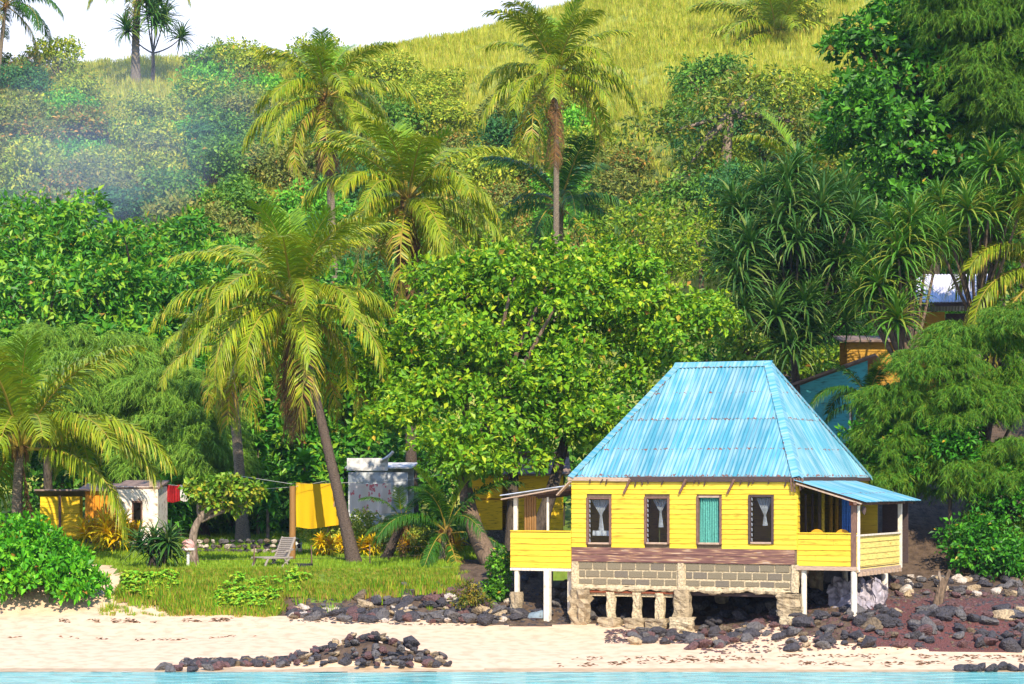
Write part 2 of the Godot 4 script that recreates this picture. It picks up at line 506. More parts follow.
# leaf clumps over the lobes of a crown; each lobe is [centre, radii]. Fresh yellow-green and older leaves are mixed at random all through the crown.
func crown_mesh(lobes: Array, clumps: int, leaves: int, size: float, width: float, spread: float, old: Array, young: Array, young_share: float, droop := 0.3, low := -0.55) -> ArrayMesh:
	var q := Mb.new()
	var total := 0.0
	for l in lobes:
		total += l[1].x * l[1].y + l[1].x * l[1].z
	for l in lobes:
		var count := int(round(clumps * (l[1].x * l[1].y + l[1].x * l[1].z) / total))
		for i in count:
			var out := any_dir()
			while out.y < low:
				out = any_dir()
			var r := pow(rng.randf(), 0.35)
			r *= 1.0 + 0.22 * wob.get_noise_3d(out.x * 60.0 + l[0].x * 9.0, out.y * 60.0 + l[0].y * 9.0, out.z * 60.0)
			var c: Vector3 = l[0] + out * r * l[1]
			var n := (out + Vector3.UP * 0.55 + any_dir() * 0.3).normalized()
			var fresh := rng.randf() < young_share
			var sp := spread * rnd(0.6, 1.2)
			for k in leaves:
				var dir := (any_dir() + n * 0.7).normalized()
				var fresh_leaf := fresh and rng.randf() < 0.5
				var p := c + dir * sp * rnd(0.15, 0.95) 
				var ld := (dir + any_dir() * 0.5 - Vector3.UP * droop).normalized()
				var ln := (n + any_dir() * 0.55)
				ln = (ln - ld * ln.dot(ld)).normalized()
				var grown := rnd(0.45, 1.3)
				var col := pick(old)
				if fresh_leaf: col = col.lerp(pick(young), 0.72)
				if rng.randf() < 0.012: col = pick([Color(0.3, 0.16, 0.05), Color(0.4, 0.3, 0.05)])
				q.leaf(p, ld, ln, size * grown, size * width * grown * rnd(0.8, 1.2), col)
	return q.done()

func lumpy(lobes: Array, each: float, r: float) -> Array:      # break big lobes into many lesser heads of foliage
	var out := []
	for l in lobes:
		out.append([l[0], l[1] * 0.7])
		for i in int(each * l[1].x * l[1].y):
			var d := any_dir()
			while d.y < -0.7: d = any_dir()
			out.append([l[0] + d * l[1] * 0.82, Vector3(1, 0.72, 1) * r * rnd(0.7, 1.25)])
	return out

func branches(o: Node3D, from: Vector3, lobes: Array, count: int, r: float, m: Material) -> void:
	for i in count:
		var l = lobes[i % lobes.size()]
		var d := any_dir()
		d.y = absf(d.y) * 0.5
		var to: Vector3 = l[0] + d * l[1] * 0.35
		var mid := from.lerp(to, 0.5) + Vector3(rnd(-0.3, 0.3), rnd(-0.1, 0.5), rnd(-0.3, 0.3))
		rod(o, "branch", m, bend(from - Vector3(0, 0.1, 0), mid, to, 7), r, 7, r * 0.2)

func frond_mesh(age: int, variant: int, tone: String) -> ArrayMesh:
	var key := "frond%d_%d_%s" % [age, variant, tone]
	if mesh_cache.has(key):
		return mesh_cache[key]
	var lng := 4.0
	var q := Mb.new()
	var el: float = [78.0, 58.0, 34.0, 8.0, -28.0, -80.0][age] + rnd(-6, 6)
	var curl: float = [26.0, 46.0, 62.0, 62.0, 48.0, 16.0][age] + rnd(-10, 10)
	var hang: float = [0.15, 0.5, 1.0, 1.3, 1.4, 1.7][age]
	var green := [Color(0.22, 0.3, 0.018), Color(0.28, 0.33, 0.022), Color(0.17, 0.26, 0.018)]
	var tips := [Color(0.48, 0.42, 0.04), Color(0.5, 0.4, 0.07), Color(0.36, 0.36, 0.03)]
	if tone == "deep":
		green = [Color(0.035, 0.12, 0.015), Color(0.05, 0.15, 0.02), Color(0.03, 0.1, 0.02)]
		tips = [Color(0.08, 0.18, 0.03), Color(0.12, 0.2, 0.03), Color(0.06, 0.15, 0.03)]
	elif tone == "gold":
		green = [Color(0.2, 0.28, 0.02), Color(0.26, 0.32, 0.025), Color(0.17, 0.26, 0.02)]
		tips = [Color(0.45, 0.4, 0.05), Color(0.5, 0.38, 0.08), Color(0.36, 0.37, 0.04)]
	if age == 0:
		green = [Color(0.14, 0.27, 0.02), Color(0.18, 0.32, 0.025)]
		tips = [Color(0.22, 0.33, 0.03)]
	if age == 4:
		green.append_array([Color(0.36, 0.28, 0.05), Color(0.3, 0.2, 0.07), Color(0.3, 0.28, 0.04)])
	if age == 5:
		green = [Color(0.16, 0.085, 0.04), Color(0.2, 0.11, 0.06), Color(0.12, 0.075, 0.055)]
		tips = [Color(0.22, 0.14, 0.09), Color(0.15, 0.1, 0.08)]
	var pts := []
	var tan := []
	var p := Vector3.ZERO
	var n := 26
	var sway := rnd(-0.35, 0.35)
	for i in n + 1:
		var t := float(i) / n
		var a := deg_to_rad(el - curl * pow(t, 1.25) * 1.5)
		var d := Vector3(cos(a), sin(a), sway * t * 0.6).normalized()
		pts.append(p)
		tan.append(d)
		p += d * lng / n
	var rad := []
	for i in n + 1:
		rad.append(lerpf(0.05, 0.008, pow(float(i) / n, 0.7)))
	q.tube(pts, rad, 4, Color(0.4, 0.3, 0.05) if age < 5 else Color(0.22, 0.13, 0.07))
	var m := 96
	var torn := rnd(0.3, 0.9) if rng.randf() < 0.6 and age > 1 else -1.0
	for k in m:
		var t := 0.13 + 0.87 * (k + 0.5) / m
		var f := t * n
		var i := mini(int(f), n - 1)
		var b: Vector3 = pts[i].lerp(pts[i + 1], f - i)
		var td: Vector3 = tan[i]
		var side := Vector3(-td.z, 0, td.x).normalized()
		if side.length() < 0.5: side = Vector3(0, 0, 1)
		var up := side.cross(td).normalized()
		if up.y < 0 and age < 3: up = -up
		var ll := 0.95 * pow(sin(PI * (0.1 + 0.82 * (t - 0.1))), 0.7) + 0.08
		var lean := lerpf(0.35, 1.1, t)
		for s in [-1.0, 1.0]:
			if rng.randf() < [0.04, 0.07, 0.1, 0.16, 0.28, 0.3][age] + (0.5 if torn > 0.0 and absf(t - torn) < 0.05 else 0.0): continue
			var dir: Vector3 = (side * s + td * lean + up * (0.35 - 0.1 * age) + any_dir() * 0.22).normalized()
			var d2: Vector3 = (dir + Vector3.DOWN * hang * rnd(0.7, 1.2) + any_dir() * 0.1).normalized()
			var d3: Vector3 = (d2 + Vector3.DOWN * hang * 1.2).normalized()
			var l2 := ll * rnd(0.8, 1.1)
			var w: Vector3 = td * 0.028
			var a0: Vector3 = b
			var a1: Vector3 = b + dir * l2 * 0.35
			var a2: Vector3 = a1 + d2 * l2 * 0.35
			var a3: Vector3 = a2 + d3 * l2 * 0.3
			var col := pick(green, 0.75, 1.2)
			q.quad(a0 - w * 0.7, a1 - w, a1 + w, a0 + w * 0.7, col)
			q.quad(a1 - w, a2 - w * 0.8, a2 + w * 0.8, a1 + w, col)
			q.tri(a2 - w * 0.8, a3, a2 + w * 0.8, pick(tips, 0.7, 1.2) if rng.randf() < 0.3 else col)   # some leaflets end in a dried yellow tip
	mesh_cache[key] = q.done()
	return mesh_cache[key]

# a coconut palm: trunk from base past knee to top, fronds of five ages, dead ones hanging, nuts
func palm(label: String, base: Vector3, knee: Vector3, top: Vector3, girth: float, reach: float, count: int, tone: String, dead: int, nuts: int, seed_: int, bark := "palm_bark", group := "", called := "coconut_palm", upright := false) -> Node3D:
	rng.seed = seed_
	var o := thing(called, label, "palm tree", base, 0.0, group)
	var q := Mb.new()
	var pts := bend(Vector3.ZERO, knee - base, top - base, 60)
	var rad := []
	for i in pts.size():
		var t := float(i) / (pts.size() - 1)
		rad.append(girth * (lerpf(1.0, 0.62, t) + 0.55 * exp(-t * 14.0) + (0.05 if i % 2 else -0.03)))
	q.tube(pts, rad, 10, Color.WHITE)
	part(o, "trunk", q.done(), M[bark])
	var head: Vector3 = top - base
	var fib := Mb.new()                                   # the fibrous sheath under the crown
	for i in 26:
		var a := rnd(0, TAU)
		var r := girth * 0.75
		var s := head + Vector3(cos(a) * r, rnd(-0.1, 0.25), sin(a) * r)
		var e := s + Vector3(cos(a) * rnd(0.05, 0.25), -rnd(0.2, 0.6), sin(a) * rnd(0.05, 0.25))
		fib.leaf(s, (e - s).normalized(), Vector3(cos(a), 0.1, sin(a)), (e - s).length(), 0.12, pick([Color(0.24, 0.13, 0.05), Color(0.16, 0.1, 0.06), Color(0.3, 0.2, 0.08)]))
	part(o, "fibre_sheath", fib.done(), M.dry_leaf)
	var turn := rnd(0, TAU)
	for i in count:
		var t := float(i) / count
		var age := 0 if t < 0.08 else 1 if t < 0.3 else 2 if t < 0.56 else 3 if t < 0.82 else 4
		if upright and age > 2: age = 2 if t < 0.86 else 3
		turn += 2.39996 + rnd(-0.2, 0.2)
		var k := reach / 4.0 * rnd(0.86, 1.08) * (0.75 if age == 0 else 1.0)
		part(o, "frond", frond_mesh(age, rng.randi() % 5, tone), M.frond, head + Vector3(0, 0.22 - 0.09 * age, 0) + Vector3(cos(turn), 0, -sin(turn)) * girth * 0.4, Vector3(rnd(-0.12, 0.12), turn, rnd(-0.1, 0.1)), Vector3(k, k, k))
	for i in dead:
		turn += 2.39996
		var k := reach / 4.0 * rnd(0.45, 0.9)
		part(o, "dead_frond", frond_mesh(5, rng.randi() % 3, tone), M.dry_leaf, head - Vector3(0, 0.25, 0), Vector3(0, turn, rnd(-0.25, 0.05)), Vector3(k, k, k))
	for i in nuts:
		var a := rnd(0, TAU)
		part(o, "coconut", nut_mesh(), M.coconut, head + Vector3(cos(a) * rnd(0.2, 0.36), -rnd(0.12, 0.5), absf(sin(a)) * rnd(0.2, 0.36)), Vector3(rnd(-0.4, 0.4), a, 0), Vector3.ONE * rnd(0.8, 1.1))
	return o

func nut_mesh() -> ArrayMesh:
	if not mesh_cache.has("nut"):
		var pts := []
		var rad := []
		for i in 7:
			var t := i / 6.0
			pts.append(Vector3(0.01 * i, 0.14 - 0.28 * t, 0))
			rad.append(0.004 + 0.105 * sin(PI * pow(t, 0.85)))
		var q := Mb.new()
		q.tube(pts, rad, 9, Color.WHITE)
		mesh_cache["nut"] = q.done()
	return mesh_cache["nut"]

# a whorl of strap leaves (screw pine, croton, lily)
func whorl_mesh(key: String, leaves: int, lng: float, wid: float, rise: float, arch: float, cols: Array, seed_: int) -> ArrayMesh:
	if mesh_cache.has(key):
		return mesh_cache[key]
	rng.seed = seed_
	var q := Mb.new()
	for i in leaves:
		var a := i * 2.39996 + rnd(-0.2, 0.2)
		var t0 := float(i) / leaves
		var el := rise * (1.0 - t0) - 0.35 * t0 + rnd(-0.15, 0.15)
		var p := Vector3(0, 0.15 * (1.0 - t0), 0)
		var l := lng * rnd(0.75, 1.15)
		var col := pick(cols)
		var w0 := wid * 0.4
		var segs := 5
		for s in segs:
			var t := float(s) / segs
			var e := el - arch * pow(t, 1.6) * rnd(0.9, 1.1)
			var d := Vector3(cos(a) * cos(e), sin(e), sin(a) * cos(e))
			var sd := Vector3(-sin(a), 0, cos(a))
			var up := sd.cross(d).normalized()
			if up.y < 0: up = -up
			var w1 := wid * (0.5 if s < 2 else 0.5 * (1.0 - (t + 1.0 / segs - 0.4) / 0.62))
			var pn := p + d * l / segs
			for k in [-1.0, 1.0]:
				q.quad(p, pn, pn + sd * w1 * k + up * w1 * 0.5, p + sd * w0 * k + up * w0 * 0.5, col)
			p = pn
			w0 = w1
	mesh_cache[key] = q.done()
	return mesh_cache[key]

# weeping sprays of needles (ironwood)
func spray_mesh(key: String, twigs: int, cols: Array, tips: Array, seed_: int) -> ArrayMesh:
	if mesh_cache.has(key):
		return mesh_cache[key]
	rng.seed = seed_
	var q := Mb.new()
	for i in twigs:
		var a := rnd(-1.1, 1.1)
		var e := rnd(-0.1, 0.7)
		var d := Vector3(cos(a) * cos(e), sin(e), sin(a) * cos(e))
		var p := Vector3.ZERO
		var l := rnd(0.5, 1.1)
		for s in 7:
			d = (d + Vector3.DOWN * 0.2).normalized()
			var pn := p + d * l / 7.0
			for k in 5:
				var nd := (d * 0.7 + any_dir() * 0.8 + Vector3.DOWN * 0.55).normalized()
				var sd := nd.cross(any_dir()).normalized() * 0.011
				var st := p.lerp(pn, rng.randf())
				var nl := rnd(0.14, 0.3)
				var col := pick(cols).lerp(pick(tips), rng.randf() * 0.5)
				q.tri(st - sd, st + nd * nl, st + sd, col)
			p = pn
	mesh_cache[key] = q.done()
	return mesh_cache[key]

func ironwood(label: String, base: Vector3, height: float, lobes: Array, sprays: int, cols: Array, tips: Array, seed_: int, called := "ironwood_tree", grow := 1.0) -> Node3D:
	var o := thing(called, label, "tree", base)
	var kinds := []
	for i in 4:
		kinds.append(spray_mesh("spray%d_%d" % [seed_, i], 26, cols, tips, seed_ * 10 + i))
	rng.seed = seed_
	rod(o, "trunk", M.bark_dark, bend(Vector3.ZERO, Vector3(rnd(-0.3, 0.3), height * 0.5, 0), Vector3(rnd(-0.4, 0.4), height, rnd(-0.4, 0.4)), 10), 0.2, 8, 0.05)
	branches(o, Vector3(0, height * 0.45, 0), lobes, lobes.size() * 2, 0.07, M.bark_dark)
	var q := Mb.new()
	var arrays := []
	for k in kinds:
		arrays.append(k.surface_get_arrays(0))
	var total := 0.0
	for l in lobes:
		total += l[1].x * l[1].y
	for l in lobes:
		for i in int(sprays * l[1].x * l[1].y / total):
			var out := any_dir()
			if out.y < -0.5: out.y = -out.y
			var c: Vector3 = l[0] + out * l[1] * pow(rng.randf(), 0.4)
			var t := Transform3D(Basis(Vector3.UP, -atan2(out.z, out.x) + rnd(-0.5, 0.5)).rotated(Vector3.RIGHT, rnd(-0.25, 0.25)).scaled(Vector3.ONE * rnd(0.7, 1.3) * grow), c)
			var a: Array = arrays[i % arrays.size()]
			q.v.append_array(t * (a[Mesh.ARRAY_VERTEX] as PackedVector3Array))
			q.n.append_array(Transform3D(t.basis.orthonormalized(), Vector3.ZERO) * (a[Mesh.ARRAY_NORMAL] as PackedVector3Array))
			q.c.append_array(a[Mesh.ARRAY_COLOR])
	part(o, "crown", q.done(), M.leaf_dull)
	return o

func broadleaf(called: String, label: String, category: String, base: Vector3, trunk: Array, girth: float, lobes: Array, clumps: int, leaves: int, size: float, width: float, spread: float, old: Array, young: Array, share: float, seed_: int, bark := "bark", limb_count := 8, group := "", droop := 0.3, low := -0.55) -> Node3D:
	rng.seed = seed_
	var o := thing(called, label, category, base, 0.0, group)
	if girth > 0.0:
		rod(o, "trunk", M[bark], bend(Vector3(0, -0.3, 0), trunk[0], trunk[1], 12), girth, 9, girth * 0.6)
		branches(o, trunk[1], lobes, limb_count, girth * 0.5, M[bark])
	part(o, "crown", crown_mesh(lobes, clumps, leaves, size, width, spread, old, young, share, droop, low), M.leaf)
	return o


# ------------------------------------------------------------------ stones
func rock_mesh(k: int) -> ArrayMesh:
	var key := "rock%d" % k
	if mesh_cache.has(key):
		return mesh_cache[key]
	rng.seed = 900 + k
	var cuts := []
	for i in 13:
		cuts.append([any_dir(), rnd(0.5, 0.85)])
	var rows := 10
	var cols := 15
	var f := func(i: int, j: int) -> Vector3:
		var a := PI * i / rows
		var b := TAU * (j % cols) / cols
		var d := Vector3(sin(a) * cos(b), cos(a), sin(a) * sin(b))
		var r := 1.0 + 0.25 * wob.get_noise_3d(d.x * 70.0 + k * 50.0, d.y * 70.0, d.z * 70.0)
		for c in cuts:
			var along: float = d.dot(c[0])
			if along > 0.05: r = minf(r, c[1] / along)
		return d * r * Vector3(1.0, 0.72, 0.85) * 0.5
	var q := Mb.new()
	for i in rows:
		for j in cols:
			var a: Vector3 = f.call(i, j)
			var b: Vector3 = f.call(i, j + 1)
			var c: Vector3 = f.call(i + 1, j + 1)
			var d: Vector3 = f.call(i + 1, j)
			if i > 0: q.tri(a, b, c, Color.WHITE)
			if i < rows - 1: q.tri(a, c, d, Color.WHITE)
	mesh_cache[key] = q.done()
	return mesh_cache[key]

const ROCK_LOOK := {"basalt": "blackish", "basalt_grey": "dark grey", "basalt_red": "reddish purple", "tan_rock": "pale tan", "brown_rock": "brown", "coral_rock": "whitish"}

func rock(called: String, label: String, group: String, at: Vector3, size: float, mats: Array, category := "rock") -> void:
	var look: String = mats[rng.randi() % mats.size()]
	var o := part(self, called, rock_mesh(rng.randi() % 14), M[look], at, Vector3(rnd(-0.5, 0.5), rnd(0, TAU), rnd(-0.5, 0.5)), Vector3(size * rnd(0.85, 1.3), size * rnd(0.65, 1.0), size * rnd(0.85, 1.15)))
	var big := "large " if size > 0.42 else "small " if size < 0.24 else ""
	tag(o, big + String(ROCK_LOOK[look]) + " " + label, category, group)


# ------------------------------------------------------------------ the yellow house
func roof_texture() -> ImageTexture:
	var f := FastNoiseLite.new(); f.seed = 5; f.frequency = 0.02; f.fractal_octaves = 4
	var g := FastNoiseLite.new(); g.seed = 9; g.frequency = 0.006; g.fractal_octaves = 3
	var w := 1024
	var hgt := 640
	var im := Image.create(w, hgt, false, Image.FORMAT_RGB8)
	rng.seed = 77
	for y in hgt:
		for x in w:
			var streak := f.get_noise_2d(x * 2.6, y * 0.16)
			var cloud := g.get_noise_2d(x * 1.0, y * 1.0)
			var bleach := clampf(0.26 + streak * 0.7 + cloud * 0.25, 0.0, 1.0)
			var c := Color(0.065, 0.28, 0.37).lerp(Color(0.36, 0.5, 0.53), bleach)
			im.set_pixel(x, y, c.linear_to_srgb())
	# rust round the nails of each purlin, and along the eave and the lap
	var rows := [0.02, 0.27, 0.5, 0.505, 0.76, 0.985, 0.99]
	for r in rows:
		for k in 90:
			if rng.randf() < 0.3: continue
			var cx := int((k + rnd(-0.3, 0.3)) / 90.0 * w)
			var cy := int((r + rnd(-0.004, 0.004)) * hgt)
			var big := rnd(1.1, 2.6) * (2.0 if rng.randf() < 0.2 else 1.0)
			for dy in range(-7, 9):
				for dx in range(-8, 9):
					var q := Vector2(dx / (big * 1.5), dy / big)
					var edge := 1.0 + 0.5 * f.get_noise_2d((cx + dx) * 9.0, (cy + dy) * 9.0)
					if q.length() < edge and cx + dx >= 0 and cx + dx < w and cy + dy >= 0 and cy + dy < hgt:
						var rust := Color(0.15, 0.06, 0.045) if rng.randf() < 0.6 else Color(0.26, 0.11, 0.075)
						im.set_pixel(cx + dx, cy + dy, rust.linear_to_srgb())
	return ImageTexture.create_from_image(im)

# one slope of the hip roof, sheet by sheet: eave from a to b (seen from outside, left to right), ridge from c to d
func roof_slope(roof: Node3D, a: Vector3, b: Vector3, c: Vector3, d: Vector3, mats: Array) -> void:
	var e := (b - a).normalized()
	var rise := (c - a) - e * (c - a).dot(e)
	var high := rise.length()
	var up := rise / high
	var n := e.cross(up).normalized()
	var lng := (b - a).length()
	var uc := (c - a).dot(e)
	var ud := (d - a).dot(e)
	var pitch := 0.105
	var wide := pitch * 8
	var laps := [0.0, 0.5, 1.0]
	var sheets := int(ceil(lng / wide))
	for course in 2:
		for s in sheets:
			var q := Mb.new()
			var off := 0.004 * (s % 2) + (0.009 if course else 0.0) + rnd(0, 0.003)
			var v0: float = high * laps[course] - (0.03 if course else 0.0) + rnd(-0.012, 0.012)
			var v1: float = high * laps[course + 1]
			var steps_ := 8 * 6 + 3
			var last := []
			for i in steps_ + 1:
				var uu := minf(s * wide + i * pitch / 6.0, lng)
				var most := high
				if uu < uc: most = high * uu / uc
				elif uu > ud: most = high * (lng - uu) / maxf(lng - ud, 1e-4)
				var top := minf(v1, most)
				var ph := TAU * uu / pitch
				var o := n * (off + 0.016 * sin(ph))
				var nn := (n - e * (0.016 * TAU / pitch * cos(ph))).normalized()
				var p0 := a + e * uu + up * minf(v0, top) + o
				var p1 := a + e * uu + up * top + o
				var here := [p0, p1, nn, Vector2(uu / 6.6, 1.0 - minf(v0, top) / high), Vector2(uu / 6.6, 1.0 - top / high), top - v0]
				if last and (here[5] > 0.0 or last[5] > 0.0):
					var count := q.v.size()
					q.smooth(last[0], here[0], here[1], last[2], here[2], here[2], Color.WHITE)
					q.smooth(last[0], here[1], last[1], last[2], here[2], last[2], Color.WHITE)
					for vi in range(count, q.v.size()):
						for cand in [[last[0], last[3]], [here[0], here[3]], [here[1], here[4]], [last[1], last[4]]]:
							if q.v[vi] == cand[0]:
								q.u.append(cand[1])
								break
				last = here
			if q.v.size() > 6:
				part(roof, "roof_sheet", q.done(), mats[(s + course) % mats.size()])

func cap_strip(roof: Node3D, called: String, p: Vector3, q_: Vector3, n1: Vector3, n2: Vector3, wide: float, m: Material) -> void:
	var t := (q_ - p).normalized()
	var q := Mb.new()
	for s in [[n1, 1.0], [n2, -1.0]]:
		var side: Vector3 = t.cross(s[0]).normalized()
		var mid := (n1 + n2).normalized()
		if side.dot(n1 + n2 - s[0] * 1.0) < 0 and false: side = -side
		var out: Vector3 = s[0] - mid * s[0].dot(mid)
		if side.dot(out) < 0: side = -side
		var lift: Vector3 = s[0] * 0.03
		var a := p + mid * 0.045
		var b := q_ + mid * 0.045
		q.quad(a, b, b + side * wide + lift - mid * 0.02, a + side * wide + lift - mid * 0.02, Color.WHITE)
		q.quad(a + side * wide + lift - mid * 0.02, b + side * wide + lift - mid * 0.02, b + side * wide + lift - mid * 0.04, a + side * wide + lift - mid * 0.04, Color.WHITE)
	for i in q.v.size():
		var along := (q.v[i] - p).dot(t)
		q.u.append(Vector2(along / 6.6, 0.508 if (q.v[i] - p - t * along).length() > 0.09 else 0.56))
	part(roof, called, q.done(), m)

func clapboards(parent: Node, x0: float, x1: float, y0: float, y1: float, pitch: float, gaps: Array, place: Transform3D, mats: Array) -> void:
	# boards run along x of place; gaps are [x0, x1, y0, y1]
	var rows := int(round((y1 - y0) / pitch))
	var step := (y1 - y0) / rows
	for r in rows:
		var lo := y0 + r * step
		var hi := lo + step
		var runs := [[x0, x1]]
		for g in gaps:
			if hi > g[2] + 0.01 and lo < g[3] - 0.01:
				var cut := []
				for run in runs:
					if g[0] > run[0]: cut.append([run[0], minf(run[1], g[0])])
					if g[1] < run[1]: cut.append([maxf(run[0], g[1]), run[1]])
				runs = cut
		if gaps.is_empty() and x1 - x0 > 1.2 and rng.randf() < 0.7:       # a butt joint somewhere along the row
			var k := lerpf(x0, x1, rnd(0.3, 0.7))
			runs = [[x0, k - 0.002], [k + 0.002, x1]]
		for run in runs:
			if run[1] - run[0] < 0.03: continue
			var q := Mb.new()
			var w: float = (run[1] - run[0]) * 0.5
			var t := 0.03 + rnd(-0.003, 0.004)
			var a := [Vector3(-w, -0.004, t), Vector3(w, -0.004, t), Vector3(w, step - 0.004, 0.012), Vector3(-w, step - 0.004, 0.012)]
			q.quad(a[3], a[2], a[1], a[0], Color.WHITE)
			q.quad(a[0], a[1], Vector3(w, -0.004, 0), Vector3(-w, -0.004, 0), Color.WHITE)
			q.quad(a[2], a[3], Vector3(-w, step - 0.004, 0), Vector3(w, step - 0.004, 0), Color.WHITE)
			q.quad(a[3], a[0], Vector3(-w, -0.004, 0), Vector3(-w, step - 0.004, 0), Color.WHITE)
			q.quad(a[1], a[2], Vector3(w, step - 0.004, 0), Vector3(w, -0.004, 0), Color.WHITE)
			var o := part(parent, "board", q.done(), mats[rng.randi() % mats.size()])
			o.transform = place * Transform3D(Basis(Vector3(0, 0, 1), rnd(-0.0015, 0.0015)), Vector3((run[0] + run[1]) * 0.5, lo, 0))

func curtain_mesh(w: float, h: float, tied: float, folds: int) -> ArrayMesh:
	# a hanging cloth; tied > 0 draws it together in the middle at that share of its height
	var q := Mb.new()
	var nu := folds * 8
	var nv := 14
	var f := func(i: int, j: int) -> Vector3:
		var u := float(i) / nu - 0.5
		var t := float(j) / nv
		var pinch := 1.0
		if tied > 0.0:
			pinch = lerpf(1.0, 0.1, clampf(t / tied, 0, 1)) if t < tied else lerpf(0.1, 0.3, (t - tied) / (1.0 - tied))
		return Vector3(u * w * pinch, -t * h, 0.025 * sin(u * TAU * folds) * (0.4 + 0.6 * pinch) + 0.008 * sin(u * 40.0 + t * 3.0))
	for i in nu:
		for j in nv:
			q.quad(f.call(i, j), f.call(i + 1, j), f.call(i + 1, j + 1), f.call(i, j + 1), Color.WHITE)
	return q.done()

func window(house: Node3D, x0: float, x1: float, y0: float, y1: float, kind: String) -> void:
	var w := Node3D.new()
	w.name = "window"
	house.add_child(w, true)
	w.position = Vector3((x0 + x1) * 0.5, (y0 + y1) * 0.5, 0.0)
	var hw := (x1 - x0) * 0.5
	var hh := (y1 - y0) * 0.5
	var wood: Material = M.brown_wood if kind != "dark" else M.dark_wood
	bx(w, "frame", wood, Vector3(-hw + 0.03, 0, 0.0), Vector3(0.06, hh * 2, 0.12))
	bx(w, "frame", wood, Vector3(hw - 0.03, 0, 0.0), Vector3(0.06, hh * 2, 0.12))
	bx(w, "frame", M.pale_wood if kind == "teal" else wood, Vector3(0, hh - 0.025, 0.003), Vector3(hw * 2 - 0.122, 0.05, 0.11))
	bx(w, "sill", M.pale_wood, Vector3(0, -hh + 0.025, 0.012), Vector3(hw * 2 - 0.122, 0.05, 0.12))
	if kind == "teal":
		var c := part(w, "curtain", curtain_mesh(hw * 2 - 0.13, hh * 2 - 0.1, 0.0, 9), M.teal_curtain, Vector3(0, hh - 0.05, -0.045))
		c.set_meta("label", "closed teal curtain filling the window")
		return
	for k in 9:                                            # glass louvres in their clips
		var y := lerpf(-hh + 0.1, hh - 0.1, k / 8.0)
		bx(w, "pane", M.glass, Vector3(0.015, y, -0.015), Vector3(hw * 2 - 0.2, 0.135, 0.006), Vector3(0.35, 0, 0))
		bx(w, "louvre_clip", M.steel_clip, Vector3(-hw + 0.085, y, 0.01), Vector3(0.03, 0.085, 0.03), Vector3(0.35, 0, 0))
	var tie: float = clampf(0.5 + 0.12 * sin(x0 * 3.7), 0.4, 0.66)
	part(w, "curtain", curtain_mesh(hw * (1.45 + 0.25 * sin(x0 * 2.1)), hh * (1.25 + 0.25 * sin(x0 * 5.3)), tie, 6), M.lace, Vector3(0.03 * sin(x0 * 9.0), hh - 0.07, -0.16), Vector3(0, 0, 0.03 * sin(x0 * 4.0)))
	if x0 < -5.0:
		part(w, "curtain_tie", curtain_mesh(hw * 1.5, 0.13, 0.0, 3), M.lace, Vector3(0.02, -hh * 0.42, -0.13))

